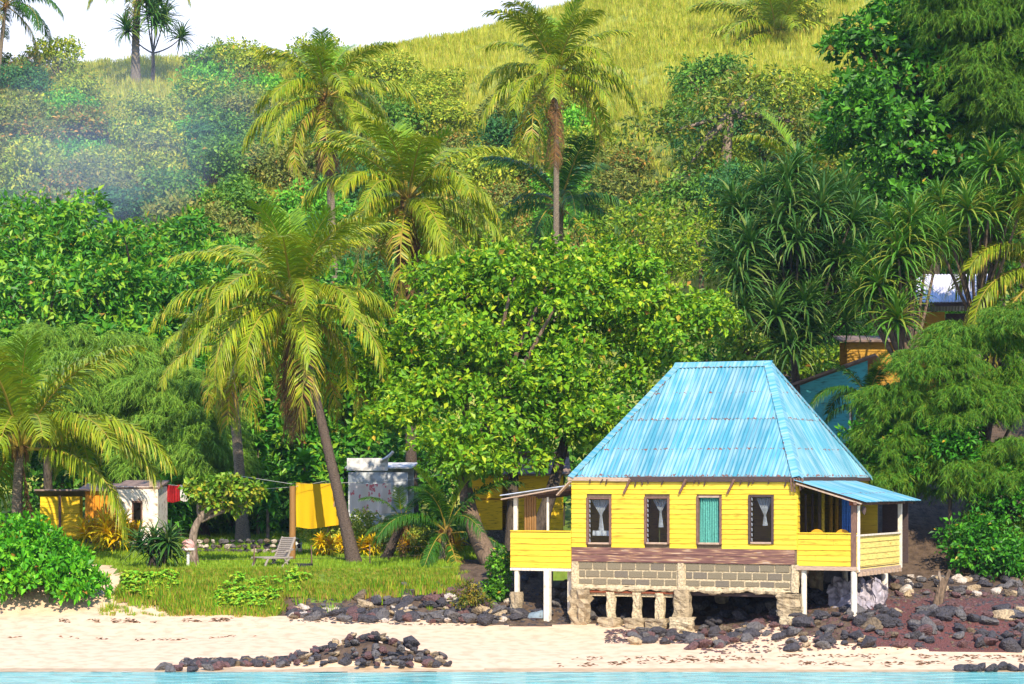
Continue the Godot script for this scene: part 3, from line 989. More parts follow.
func make_house() -> void:
	rng.seed = 4
	var o := thing("yellow_house", "yellow clapboard house with blue hipped iron roof standing on piers", "house", Vector3(7.125, 0, -60), deg_to_rad(-25))
	var L := 6.14
	var D := 6.16
	var floor_y := 2.66
	var wall_top := 4.42
	var yel := [M.yellow_paint, M.yellow_paint_old, M.yellow_paint_new]
	# floor, inner sheathing with window openings
	bx(o, "floor", M.dark_wood, Vector3(-L / 2, 2.24, -D / 2 - 0.02), Vector3(L - 0.1, 0.08, D - 0.2))
	bx(o, "ceiling", M.inner_wall, Vector3(-L / 2, wall_top + 0.03, -D / 2), Vector3(L + 0.1, 0.03, D + 0.1))
	var wins := [[-5.71, -5.01, 2.73, 3.95, "brown"], [-4.09, -3.40, 2.75, 3.97, "brown"], [-2.665, -1.985, 2.76, 4.0, "teal"], [-1.27, -0.6, 2.79, 4.02, "dark"]]
	var xs := [-L]
	for w in wins:
		xs.append(w[0]); xs.append(w[1])
	xs.append(0.0)
	for i in range(0, xs.size(), 2):
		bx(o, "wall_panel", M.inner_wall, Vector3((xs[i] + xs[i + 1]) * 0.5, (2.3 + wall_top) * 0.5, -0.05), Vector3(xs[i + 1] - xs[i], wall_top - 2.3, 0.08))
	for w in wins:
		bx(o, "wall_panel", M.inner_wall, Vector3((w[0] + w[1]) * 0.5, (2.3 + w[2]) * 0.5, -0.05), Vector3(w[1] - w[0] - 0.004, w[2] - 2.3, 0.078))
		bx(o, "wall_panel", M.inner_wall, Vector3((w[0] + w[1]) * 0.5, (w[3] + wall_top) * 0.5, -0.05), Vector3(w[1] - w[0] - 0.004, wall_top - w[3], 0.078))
	var gaps := []
	for w in wins:
		gaps.append([w[0], w[1], w[2], w[3]])
	clapboards(o, -L, 0.0, floor_y, wall_top, 0.122, gaps, Transform3D(), yel)
	# the other three walls
	var right := Transform3D(Basis(Vector3.UP, PI / 2), Vector3(0.0, 0, 0))
	var r_open := [[0.16, 2.0, 2.3, 4.15], [2.2, 3.8, 2.3, 4.2]]
	clapboards(o, 0.0, D, 2.3, wall_top, 0.15, r_open, right, yel)
	for seg in [[0.0, 0.16], [2.0, 2.2], [3.8, D]]:
		bx(o, "wall_panel", M.inner_wall, Vector3(-0.06, (2.3 + wall_top) / 2, -(seg[0] + seg[1]) / 2), Vector3(0.08, wall_top - 2.3, seg[1] - seg[0]))
	bx(o, "wall_panel", M.yellow_paint, Vector3(-L + 0.02, (2.3 + wall_top) / 2, -D / 2), Vector3(0.08, wall_top - 2.3, D - 0.2))
	bx(o, "wall_panel", M.yellow_paint, Vector3(-L / 2, (2.3 + wall_top) / 2, -D + 0.02), Vector3(L - 0.1, wall_top - 2.3, 0.08))
	for w in wins:
		window(o, w[0], w[1], w[2], w[3], w[4])
	# the openings to the right-hand verandah
	for k in [0.3, 0.85, 1.4]:
		bx(o, "opening_post", M.dark_wood, Vector3(-0.05, 3.2, -k), Vector3(0.05, 1.7, 0.05))
	bx(o, "doorpost", M.ochre_paint, Vector3(-0.03, 3.2, -2.9), Vector3(0.07, 1.76, 0.07))
	bx(o, "doorpost", M.ochre_paint, Vector3(-0.03, 3.2, -3.4), Vector3(0.07, 1.76, 0.07))
	part(o, "curtain", curtain_mesh(0.24, 1.15, 0.0, 4), M.blue_curtain, Vector3(0.92, 3.98, -1.2), Vector3(0, 0.3, 0))
	# weathered band below the boards
	for k in 2:
		var y := floor_y - 0.1 - k * 0.19
		var cutx: float = [-3.6, -2.2][k]
		bx(o, "band_board", M.peeling_board, Vector3((-L + cutx) / 2, y, 0.0), Vector3(cutx + L - 0.004, 0.183, 0.05))
		bx(o, "band_board", M.peeling_board, Vector3(cutx / 2 - 0.03, y, 0.004), Vector3(-cutx - 0.06, 0.183, 0.05))
	# block foundation
	var f := Node3D.new()
	f.name = "foundation"
	o.add_child(f)
	bx(f, "mortar_bed", M.mortar, Vector3(-L / 2, 1.96, -0.09), Vector3(L, 0.62, 0.14))
	for bay in [[-5.95, -3.22], [-2.98, -0.12]]:
		for c in 3:
			var x: float = bay[0] - (0.2 if c % 2 else 0.0)
			while x < bay[1] - 0.05:
				var a := maxf(x, bay[0])
				var b := minf(x + 0.392, bay[1])
				if b - a > 0.06:
					var y := 2.165 - c * 0.2
					var blk := part(f, "block", box_mesh(Vector3(snappedf(b - a - 0.018, 0.01), 0.17, 0.09), 0.012), M.block_dark if rng.randf() < 0.35 else M.block, Vector3((a + b) / 2, y, -0.048 + rnd(-0.005, 0.005)), Vector3(0, 0, rnd(-0.006, 0.006)))
					if c == 2: blk.scale.y = rnd(0.7, 1.0)
				x += 0.4
	for x in [-6.06, -3.1, -0.06]:
		rough_pier(f, "pillar", M.mortar, Vector3(x, 1.58, -0.03), 0.19, 0.14, 0.7, 0.012)
	crust(f, -L, 0.0, 1.6, 0.02)
	# piers
	bx(f, "beam", M.rust_beam, Vector3(-4.7, 1.5, -0.12), Vector3(2.9, 0.05, 0.2))
	bx(f, "beam", M.mortar, Vector3(-4.65, 1.43, -0.16), Vector3(2.6, 0.09, 0.16))
	bx(f, "beam", M.dark_wood, Vector3(-1.55, 1.5, -0.2), Vector3(3.0, 0.1, 0.2))
	rough_pier(f, "pier", M.rubble_stone, Vector3(-5.88, 0.5, 0.02), 0.46, 0.46, 1.05, 0.11)
	for x in [-5.06, -4.33, -3.7]:
		rough_pier(f, "pier", M.mortar, Vector3(x, 0.5, -0.08), 0.22, 0.24, 1.0, 0.035)
		rough_pier(f, "pier_footing", M.rubble_stone, Vector3(x - 0.02, 0.42, 0.0), 0.55, 0.5, 0.42, 0.07)
	rough_pier(f, "pier", M.rubble_stone, Vector3(-3.07, 0.85, -0.02), 0.42, 0.42, 0.75, 0.05)
	rough_pier(f, "pier_footing", M.mortar, Vector3(-3.05, 0.4, 0.06), 0.62, 0.5, 0.5, 0.06)
	rough_pier(f, "pier", M.rubble_stone, Vector3(-0.2, 1.0, 0.0), 0.6, 0.5, 0.55, 0.07)
	rough_pier(f, "pier_footing", M.mortar, Vector3(-0.16, 0.6, 0.04), 0.5, 0.5, 0.4, 0.04)
	for x in [-5.6, -3.0, -0.4]:                            # back rows, in the dark
		for z in [-2.8, -5.6]:
			rough_pier(f, "pier", M.rubble_stone, Vector3(x, 0.8, z), 0.35, 0.35, 1.45, 0.05)
	# roof
	var roof := Node3D.new()
	roof.name = "roof"
	o.add_child(roof)
	var ov := 0.06
	var ye := 4.47
	var e0 := Vector3(-L - ov, ye, ov); var e1 := Vector3(ov, ye, ov)
	var e2 := Vector3(ov, ye, -D - ov); var e3 := Vector3(-L - ov, ye, -D - ov)
	var r0 := Vector3(-L / 2 - 1.3, 7.52, -D / 2); var r1 := Vector3(-L / 2 + 1.3, 7.52, -D / 2)
	var tex := roof_texture()
	var mats := []
	for k in 3:
		var m := StandardMaterial3D.new()
		m.resource_name = "blue_iron"
		m.albedo_texture = tex
		m.albedo_color = Color.WHITE.darkened(0.04 * k)
		m.roughness = 0.45
		m.metallic_specular = 0.45
		m.uv1_offset = Vector3(0.31 * k, 0, 0)
		mats.append(m)
	roof_slope(roof, e0, e1, r0, r1, mats)
	roof_slope(roof, e1, e2, r1, r1, mats)
	roof_slope(roof, e2, e3, r1, r0, mats)
	roof_slope(roof, e3, e0, r0, r0, mats)
	var nf := (e1 - e0).cross(r0 - e0).normalized()
	var nr := (e2 - e1).cross(r1 - e1).normalized()
	var nb := (e3 - e2).cross(r1 - e2).normalized()
	var nl := (e0 - e3).cross(r0 - e3).normalized()
	cap_strip(roof, "ridge_cap", r0 - Vector3(0.08, 0, 0), r1 + Vector3(0.08, 0, 0), nf, nb, 0.2, mats[0])
	cap_strip(roof, "hip_cap", e0, r0, nf, nl, 0.17, mats[1])
	cap_strip(roof, "hip_cap", e1, r1, nf, nr, 0.17, mats[0])
	cap_strip(roof, "hip_cap", e2, r1, nr, nb, 0.17, mats[1])
	cap_strip(roof, "hip_cap", e3, r0, nb, nl, 0.17, mats[2])
	# eaves: fascia, rafter tails, props
	bx(o, "fascia", M.pale_wood, Vector3(-L - ov + 0.85, ye - 0.05, ov + 0.014), Vector3(1.75, 0.1, 0.035), Vector3(0, 0, -0.012))
	bx(o, "fascia", M.dark_wood, Vector3((-L + 1.6 + ov) / 2 - 0.05, ye - 0.05, ov + 0.012), Vector3(4.55, 0.14, 0.035))
	bx(o, "fascia", M.dark_wood, Vector3(ov + 0.012, ye - 0.05, -D / 2), Vector3(0.035, 0.1, D + 0.2))
	for x in [-5.6, -5.25, -5.12, -4.3, -4.12, -3.95, -3.55, -2.95, -2.7, -2.55, -2.4, -1.65, -1.45, -1.25, -1.1, -0.7, -0.25]:
		span(o, "rafter_tail", M.dark_wood, Vector3(x + rnd(-0.04, 0.04), ye - 0.05, 0.1), Vector3(x - rnd(0.0, 0.06), ye - rnd(0.14, 0.24), 0.06), 0.035, 0.03)
	for x in [-4.55, -3.02, -1.72]:
		span(o, "eave_prop", M.brown_wood, Vector3(x + 0.1, ye - 0.05, 0.12), Vector3(x - 0.1, ye - 0.42, 0.075), 0.06, 0.04)
	for k in 5:
		span(o, "eave_prop", M.brown_wood, Vector3(-0.12 + k * 0.07, ye - 0.02, 0.13 - k * 0.01), Vector3(-0.1 + k * 0.075, ye - rnd(0.22, 0.4), 0.1), 0.045, 0.03)
	right_verandah(o, mats, yel)
	left_verandah(o, yel)

func rough_pier(parent: Node, called: String, m: Material, at: Vector3, wx: float, wz: float, h: float, rough: float) -> void:
	# a mortared pillar with an uneven face
	var q := Mb.new()
	var ny := 9
	var k := 14
	var off := rnd(0, 900)
	var f := func(i: int, j: int) -> Vector3:
		var y := h * clampf(float(i) / ny, 0, 1)
		var a := TAU * (j % k) / k
		var c := Vector2(cos(a), sin(a))
		var s := 1.0 / maxf(absf(c.x), absf(c.y))
		s = lerpf(s, 1.1, 0.3) * 0.5
		var bump := rough * (wob.get_noise_3d(c.x * 60 + off, y * 160, c.y * 60) * 1.6 + wob.get_noise_3d(c.x * 160, y * 420 + off, c.y * 160) * 0.8)
		return Vector3(c.x * (wx * s + bump), y, c.y * (wz * s + bump))
	for i in ny:
		for j in k:
			q.quad(f.call(i, j), f.call(i, j + 1), f.call(i + 1, j + 1), f.call(i + 1, j), Color.WHITE)
	for j in k:
		q.tri(Vector3(0, h, 0), f.call(ny, j), f.call(ny, j + 1), Color.WHITE)
	part(parent, called, q.done(), m, at)

func crust(parent: Node, x0: float, x1: float, y: float, z: float) -> void:
	# the broken render along the foot of the block wall
	var q := Mb.new()
	var nx := 90
	var nr := 8
	var f := func(i: int, j: int) -> Vector3:
		var x := lerpf(x0, x1, float(i) / nx)
		var a := TAU * (j % nr) / nr
		var r := 0.055 + 0.06 * wob.get_noise_1d(x * 90.0) + 0.03 * wob.get_noise_2d(x * 260.0, a * 50.0)
		var hang := 0.03 * wob.get_noise_1d(x * 40.0 + 70.0)
		return Vector3(x, y + hang + sin(a) * maxf(r, 0.02) * 1.2, z - 0.04 + cos(a) * maxf(r, 0.02))
	for i in nx:
		for j in nr:
			q.quad(f.call(i, j), f.call(i, j + 1), f.call(i + 1, j + 1), f.call(i + 1, j), Color.WHITE)
	part(parent, "render_crust", q.done(), M.mortar)

func flat_iron(parent: Node, called: String, a: Vector3, b: Vector3, c: Vector3, d: Vector3, m: Material, runs_across := true) -> void:
	# one corrugated sheet over the quad a b c d (a-b the low edge, d-c the high one); ribs run from low to high
	var q := Mb.new()
	var n := (b - a).cross(d - a).normalized()
	var cols := int((b - a).length() / 0.105 * 6.0)
	var last := []
	for i in cols + 1:
		var t := float(i) / cols
		var o := n * 0.014 * sin(t * cols / 6.0 * TAU)
		var e := (b - a).normalized()
		var nn := (n - e * 0.8 * cos(t * cols / 6.0 * TAU)).normalized()
		var p := a.lerp(b, t) + o
		var r := d.lerp(c, t) + o
		if last:
			q.smooth(last[0], p, r, last[2], nn, nn, Color.WHITE)
			q.smooth(last[0], r, last[1], last[2], nn, last[2], Color.WHITE)
		last = [p, r, nn]
	for i in q.v.size():
		q.u.append(Vector2((q.v[i] - a).dot((b - a).normalized()) / 6.6 + 0.2, 0.9 - 0.2 * (q.v[i] - a).dot((d - a).normalized())))
	part(parent, called, q.done(), m)

func right_verandah(o: Node3D, mats: Array, yel: Array) -> void:
	var v := Node3D.new()
	v.name = "verandah"
	o.add_child(v, true)
	v.set_meta("label", "verandah under a low blue lean-to roof, faded end panel")
	var W := 1.55
	var S := 3.86
	bx(v, "deck", M.dark_wood, Vector3(W / 2, 2.2, -S / 2), Vector3(W, 0.06, S))
	bx(v, "edge_beam", M.pale_wood, Vector3(W / 2, 2.2, 0.02), Vector3(W + 0.02, 0.1, 0.06))
	bx(v, "edge_beam", M.pale_wood, Vector3(W + 0.01, 2.14, -S / 2), Vector3(0.06, 0.08, S))
	for k in 12:
		bx(v, "joist_end", M.pale_wood, Vector3(W + 0.05, 2.06, -0.12 - k * 0.32), Vector3(0.1, 0.1, 0.09))
	# breast panels
	clapboards(v, 0.0, W, 2.26, 3.06, 0.133, [], Transform3D(Basis(), Vector3(0, 0, -0.03)), yel)
	bx(v, "panel_back", M.yellow_paint_old, Vector3(W / 2, 2.66, -0.055), Vector3(W, 0.78, 0.03))
	bx(v, "rail", M.yellow_paint, Vector3(W / 2, 3.075, -0.03), Vector3(W, 0.03, 0.09))
	clapboards(v, 0.0, S, 2.12, 3.0, 0.147, [], Transform3D(Basis(Vector3.UP, PI / 2), Vector3(W - 0.02, 0, 0)), [M.yellow_faded])
	bx(v, "panel_back", M.yellow_faded, Vector3(W - 0.045, 2.56, -S / 2), Vector3(0.03, 0.86, S - 0.06))
	bx(v, "rail", M.post_paint, Vector3(W, 3.02, -S / 2), Vector3(0.09, 0.045, S))
	# posts
	bx(v, "post", M.brown_wood, Vector3(W - 0.08, 3.02, -0.03), Vector3(0.14, 1.6, 0.1))
	bx(v, "post", M.post_paint, Vector3(W + 0.03, 3.0, -0.05), Vector3(0.06, 1.75, 0.07))
	bx(v, "post", M.post_paint, Vector3(W, 2.98, -S), Vector3(0.1, 1.75, 0.1))
	# back wall, half open
	clapboards(v, 0.0, 0.95, 2.3, 3.95, 0.15, [], Transform3D(Basis(), Vector3(0, 0, -S + 0.02)), yel)
	bx(v, "panel_back", M.inner_wall, Vector3(0.475, 3.1, -S - 0.02), Vector3(0.95, 1.7, 0.04))
	bx(v, "back_panel", M.dark_wood, Vector3(1.25, 3.05, -S - 0.6), Vector3(0.7, 1.7, 0.04))
	# lean-to roof: three blue sheets and a greyer one
	var x_hi := -0.02; var y_hi := 4.40
	var x_lo := 1.84; var y_lo := 3.86
	var z0 := 0.2
	var sheet := (S + 1.1) / 5.0
	for k in 5:
		var za := z0 - k * sheet
		var zb := za - sheet - 0.04
		var lift := 0.006 * (k % 2)
		var m: Material = mats[k % 3]
		flat_iron(v, "roof_sheet", Vector3(x_lo, y_lo + lift, za), Vector3(x_lo + rnd(-0.02, 0.05), y_lo + lift, zb), Vector3(x_hi, y_hi + lift, zb), Vector3(x_hi, y_hi + lift, za), m)
	span(v, "barge_board", M.pale_wood, Vector3(0.04, 4.31, 0.17), Vector3(1.72, 3.81, 0.17), 0.035, 0.12)
	span(v, "barge_board", M.dark_wood, Vector3(0.04, 4.28, -S - 0.85), Vector3(1.72, 3.79, -S - 0.85), 0.035, 0.08)
	bx(v, "eave_beam", M.brown_wood, Vector3(W + 0.02, 3.82, -S / 2), Vector3(0.08, 0.08, S + 0.5))
	for k in 6:
		span(v, "rafter", M.brown_wood, Vector3(0.05, 4.3, -0.5 - k * 0.75), Vector3(1.78, 3.8, -0.5 - k * 0.75), 0.05, 0.05)
	bx(v, "post_head", M.rust_beam, Vector3(W - 0.06, 3.83, 0.02), Vector3(0.24, 0.12, 0.1))
	part(v, "wall_lantern", nut_mesh(), M.dark_wood, Vector3(W + 0.12, 3.65, -0.12), Vector3.ZERO, Vector3(0.6, 0.9, 0.6))
	# stilts
	for s in [[1.46, -0.05, 0.08], [1.5, -2.6, 0.09], [0.15, -0.1, 0.075], [0.2, -3.4, 0.08]]:
		rod(v, "stilt", M.post_paint, [Vector3(s[0], 0.7, s[1]), Vector3(s[0], 1.5, s[1]), Vector3(s[0], 2.18, s[1])], s[2], 9)

func left_verandah(o: Node3D, yel: Array) -> void:
	var v := Node3D.new()
	v.name = "verandah"
	o.add_child(v, true)
	v.set_meta("label", "small porch with yellow panel and sloping board roof on white stilts")
	var x0 := -7.89
	var x1 := -6.15
	bx(v, "deck", M.dark_wood, Vector3((x0 + x1) / 2, 2.1, -1.7), Vector3(x1 - x0, 0.06, 3.4))
	bx(v, "edge_beam", M.post_paint, Vector3((x0 + x1) / 2, 2.05, 0.03), Vector3(x1 - x0, 0.07, 0.06))
	clapboards(v, x0, x1, 2.1, 3.04, 0.15, [], Transform3D(Basis(), Vector3(0, 0, 0.02)), [M.yellow_paint_new, M.yellow_paint])
	bx(v, "panel_back", M.yellow_paint_old, Vector3((x0 + x1) / 2, 2.57, -0.005), Vector3(x1 - x0, 0.92, 0.03))
	bx(v, "rail", M.yellow_paint, Vector3((x0 + x1) / 2, 3.06, 0.02), Vector3(x1 - x0, 0.035, 0.1))
	bx(v, "panel_back", M.yellow_paint_old, Vector3(x0 + 0.02, 2.57, -1.7), Vector3(0.04, 0.92, 3.3))
	bx(v, "post", M.post_paint, Vector3(x0 + 0.13, 3.5, -0.02), Vector3(0.1, 0.9, 0.09))
	bx(v, "post", M.post_paint, Vector3(-6.85, 3.5, -0.06), Vector3(0.055, 0.9, 0.055))
	bx(v, "post", M.post_paint, Vector3(-6.2, 3.35, -0.9), Vector3(0.07, 0.6, 0.07))
	for k in 5:
		rod(v, "bamboo_cane", M.bamboo, [Vector3(x0 + 0.26 + k * 0.07, 3.06, -0.35 - 0.02 * (k % 2)), Vector3(x0 + 0.26 + k * 0.07, 3.98, -0.35)], 0.036, 7)
	bx(v, "door", M.dark_wood, Vector3(-6.38, 3.2, -2.2), Vector3(0.5, 2.0, 0.05))
	bx(v, "hanging_sack", M.rust_beam, Vector3(-6.25, 3.6, -0.5), Vector3(0.16, 0.6, 0.06))
	# roof boards and a thin sheet on top
	var hi := Vector3(-6.2, 4.22, 0)
	var lo := Vector3(-8.12, 3.96, 0)
	for k in 4:
		var za := 0.22 - k * 0.9
		flat_iron(v, "roof_sheet", lo + Vector3(0, 0.035 + 0.006 * (k % 2), za - 0.92), lo + Vector3(0, 0.035 + 0.006 * (k % 2), za), hi + Vector3(0, 0.035 + 0.006 * (k % 2), za), hi + Vector3(0, 0.035 + 0.006 * (k % 2), za - 0.92), M.grey_sheet)
	span(v, "barge_board", M.pale_wood, lo + Vector3(0.05, -0.07, 0.2), hi + Vector3(-0.25, -0.06, 0.2), 0.035, 0.13)
	span(v, "barge_board", M.pale_wood, Vector3(-6.45, 4.0, 0.23), Vector3(-6.08, 4.36, 0.23), 0.035, 0.17)
	for k in 4:
		span(v, "rafter", M.brown_wood, lo + Vector3(0.1, -0.05, -0.4 - k * 0.8), hi + Vector3(0, -0.05, -0.4 - k * 0.8), 0.05, 0.06)
	for s in [[-7.72, -0.02, 0.055, 1.25], [-7.5, -1.6, 0.08, 0.9], [-6.78, 0.12, 0.08, 0.55], [-6.3, -0.3, 0.07, 0.9], [-7.0, -3.0, 0.08, 1.0], [-6.25, -3.0, 0.08, 1.0]]:
		bx(v, "stilt", M.post_paint, Vector3(s[0], (s[3] + 2.06) / 2, s[1]), Vector3(s[2] * 2, 2.06 - s[3], s[2] * 2))
	rough_pier(v, "pier_footing", M.rubble_stone, Vector3(-7.72, 0.55, 0.0), 0.3, 0.3, 0.9, 0.04)


# ------------------------------------------------------------------ the scene
func _ready() -> void:
	wob.seed = 2
	wob.frequency = 0.02
	wob.fractal_octaves = 3
	make_camera_and_light()
	make_materials()
	make_land()
	make_house()
	make_house_things()
	make_sheds()
	make_garden()
	make_palms()
	make_trees()
	make_hill()
	make_rocks()
	make_grass()
	make_smoke()

func make_camera_and_light() -> void:
	var cam := Camera3D.new()
	cam.name = "camera"
	cam.projection = Camera3D.PROJECTION_FRUSTUM
	cam.near = 1.0
	cam.far = 2500.0
	cam.size = 684.0 / LENS
	cam.frustum_offset = Vector2(0, (HORIZON - 342.0) / LENS)
	add_child(cam)
	cam.position = Vector3(0, EYE, 0)
	cam.current = true
	var env := Environment.new()
	env.background_mode = Environment.BG_SKY
	var sky := Sky.new()
	var sm := ProceduralSkyMaterial.new()
	sm.sky_top_color = Color(0.38, 0.58, 0.88)
	sm.sky_horizon_color = Color(1.0, 0.985, 0.975)
	sm.sky_curve = 0.25
	sm.ground_horizon_color = Color(0.6, 0.68, 0.7)
	sm.ground_bottom_color = Color(0.2, 0.35, 0.38)
	sm.sun_angle_max = 8.0
	sm.energy_multiplier = 1.3
	sky.sky_material = sm
	env.sky = sky
	env.background_energy_multiplier = 1.0
	env.tonemap_mode = Environment.TONE_MAPPER_LINEAR
	env.tonemap_exposure = 1.55
	env.sdfgi_enabled = true
	env.ssao_enabled = true
	env.ssil_enabled = true
	env.fog_enabled = true
	env.fog_density = 0.00015
	env.fog_light_color = Color(0.75, 0.87, 1.0)
	env.volumetric_fog_enabled = true
	env.volumetric_fog_density = 0.0
	var we := WorldEnvironment.new()
	we.name = "world_environment"
	we.environment = env
	add_child(we)
	var sun := DirectionalLight3D.new()
	sun.name = "sun"
	sun.light_energy = 1.5
	sun.light_color = Color(1.0, 0.95, 0.85)
	sun.light_angular_distance = 0.5
	sun.shadow_enabled = true
	add_child(sun)
	sun.look_at_from_position(Vector3(9, 36, 42), Vector3.ZERO, Vector3.UP)

func make_house_things() -> void:
	var turn := deg_to_rad(-25)
	var base := Transform3D(Basis(Vector3.UP, turn), Vector3(7.125, 0, -60))
	# two chairs on the right verandah, of which only the rounded backs show
	for k in 2:
		var at: Vector3 = base * Vector3([0.42, 1.05][k], 2.23, -0.55 - 0.1 * k)
		var c := thing("verandah_chair", ["orange rounded chair back above the rail beside the dark opening", "orange rounded chair back above the rail beside the blue curtain"][k], "chair", at, turn, "chairs on the verandah")
		var q := Mb.new()
		var pts := []
		for i in 13:
			var a := PI * i / 12.0
			pts.append(Vector3(cos(a) * 0.2, 0.62 + 0.0 + sin(a) * 0.2 + 0.12, 0.22))
		for i in 12:
			q.quad(Vector3(pts[i].x, 0.45, 0.2), pts[i], pts[i + 1], Vector3(pts[i + 1].x, 0.45, 0.2), Color.WHITE)
			q.quad(Vector3(pts[i].x, 0.45, 0.24), pts[i] + Vector3(0, 0, 0.03), pts[i + 1] + Vector3(0, 0, 0.03), Vector3(pts[i + 1].x, 0.45, 0.24), Color.WHITE)
			q.quad(pts[i], pts[i] + Vector3(0, 0, 0.03), pts[i + 1] + Vector3(0, 0, 0.03), pts[i + 1], Color.WHITE)
		part(c, "backrest", q.done(), M.chair_plastic)
		bx(c, "seat", M.chair_plastic, Vector3(0, 0.43, 0.02), Vector3(0.42, 0.04, 0.42))
		for s in [[-1, -1], [1, -1], [-1, 1], [1, 1]]:
			rod(c, "leg", M.chair_plastic, [Vector3(s[0] * 0.18, 0.0, s[1] * 0.18 + 0.02), Vector3(s[0] * 0.17, 0.42, s[1] * 0.17 + 0.02)], 0.02, 6)
	# crumpled tarpaulin under the right verandah
	rng.seed = 12
	var t := Mb.new()
	var f := func(i: int, j: int) -> Vector3:
		var u := i / 30.0; var w := j / 16.0
		var y := 1.92 - 0.75 * w - 0.14 * sin(u * 9.0) * w + 0.2 * wob.get_noise_2d(i * 5.0, j * 6.0) + 0.06 * wob.get_noise_2d(i * 14.0, j * 14.0)
		return Vector3(0.35 + u * 1.55 + 0.15 * w, y - 0.25 * absf(u - 0.5), -1.6 + w * 0.9 + 0.3 * wob.get_noise_2d(i * 7.0 + 99.0, j * 7.0))
	for i in 30:
		for j in 16:
			t.quad(f.call(i, j), f.call(i + 1, j), f.call(i + 1, j + 1), f.call(i, j + 1), Color.WHITE)
	var tarp := part(self, "tarpaulin", t.done(), M.tarp)
	tarp.transform = base
	tag(tarp, "crumpled grey tarpaulin bundled under the verandah between stilts", "tarpaulin")
	# pale blue dinghy bow under the left porch
	var b := thing("small_dinghy", "small pale blue upturned dinghy under the porch beside white stilt", "boat", spot(535, 618, 63.0), deg_to_rad(-30))
	var h := Mb.new()
	var hull := func(i: int, j: int) -> Vector3:
		var u := i / 10.0; var a := PI * j / 8.0
		var wide := 0.3 * sin(PI * (0.15 + 0.8 * u)) + 0.03
		return Vector3(u * 1.0 - 0.5, sin(a) * (0.16 + 0.22 * u) * (1.0 if u < 0.95 else 0.9), cos(a) * wide)
	for i in 10:
		for j in 8:
			h.quad(hull.call(i, j), hull.call(i + 1, j), hull.call(i + 1, j + 1), hull.call(i, j + 1), Color.WHITE)
	for j in 8:
		h.tri(Vector3(0.5, 0.1, 0), hull.call(10, j), hull.call(10, j + 1), Color.WHITE)
		h.tri(Vector3(-0.5, 0.05, 0), hull.call(0, j + 1), hull.call(0, j), Color.WHITE)
	b.scale = Vector3.ONE * 0.62
	part(b, "hull", h.done(), M.pale_blue_paint)
	bx(b, "gunwale", M.dark_wood, Vector3(0, 0.0, 0.31), Vector3(0.95, 0.05, 0.03))
	bx(b, "gunwale", M.dark_wood, Vector3(0, 0.0, -0.31), Vector3(0.95, 0.05, 0.03))

func shed_wall(o: Node3D, w: float, h: float, m: Material, at: Vector3, vertical := false, pitch := 0.18, called := "board", deep := 0.04) -> void:
	var n := int(round((w if vertical else h) / pitch))
	for k in n:
		var s := (w if vertical else h) / n
		var size := Vector3(s - 0.008, h, deep) if vertical else Vector3(w, s - 0.008, deep)
		var p := at + (Vector3(-w / 2 + (k + 0.5) * s, 0, rnd(-0.004, 0.004)) if vertical else Vector3(0, -h / 2 + (k + 0.5) * s, rnd(-0.004, 0.004)))
		bx(o, called, m, p, size, Vector3(0 if vertical else -0.05, 0, rnd(-0.004, 0.004)))

func hanging(called: String, label: String, category: String, a: Vector3, b: Vector3, drop: float, m: Material, folds: float, group := "") -> void:
	# a cloth pegged between a and b
	var q := Mb.new()
	var e := (b - a).normalized()
	var n := e.cross(Vector3.UP).normalized()
	var f := func(i: int, j: int) -> Vector3:
		var u := i / 24.0; var t := j / 10.0
		return a.lerp(b, u) + Vector3.DOWN * (drop * t * (1.0 + 0.03 * sin(u * 5.0)) + 0.03 * sin(PI * u)) + n * (0.035 * sin(u * folds) * (0.3 + t) + 0.02 * sin(u * folds * 2.3 + 1.0) * t) + e * 0.03 * sin(t * 3.0) * (u - 0.5) - a
	for i in 24:
		for j in 10:
			q.quad(f.call(i, j), f.call(i + 1, j), f.call(i + 1, j + 1), f.call(i, j + 1), Color.WHITE)
	tag(part(self, called, q.done(), m, a), label, category, group)

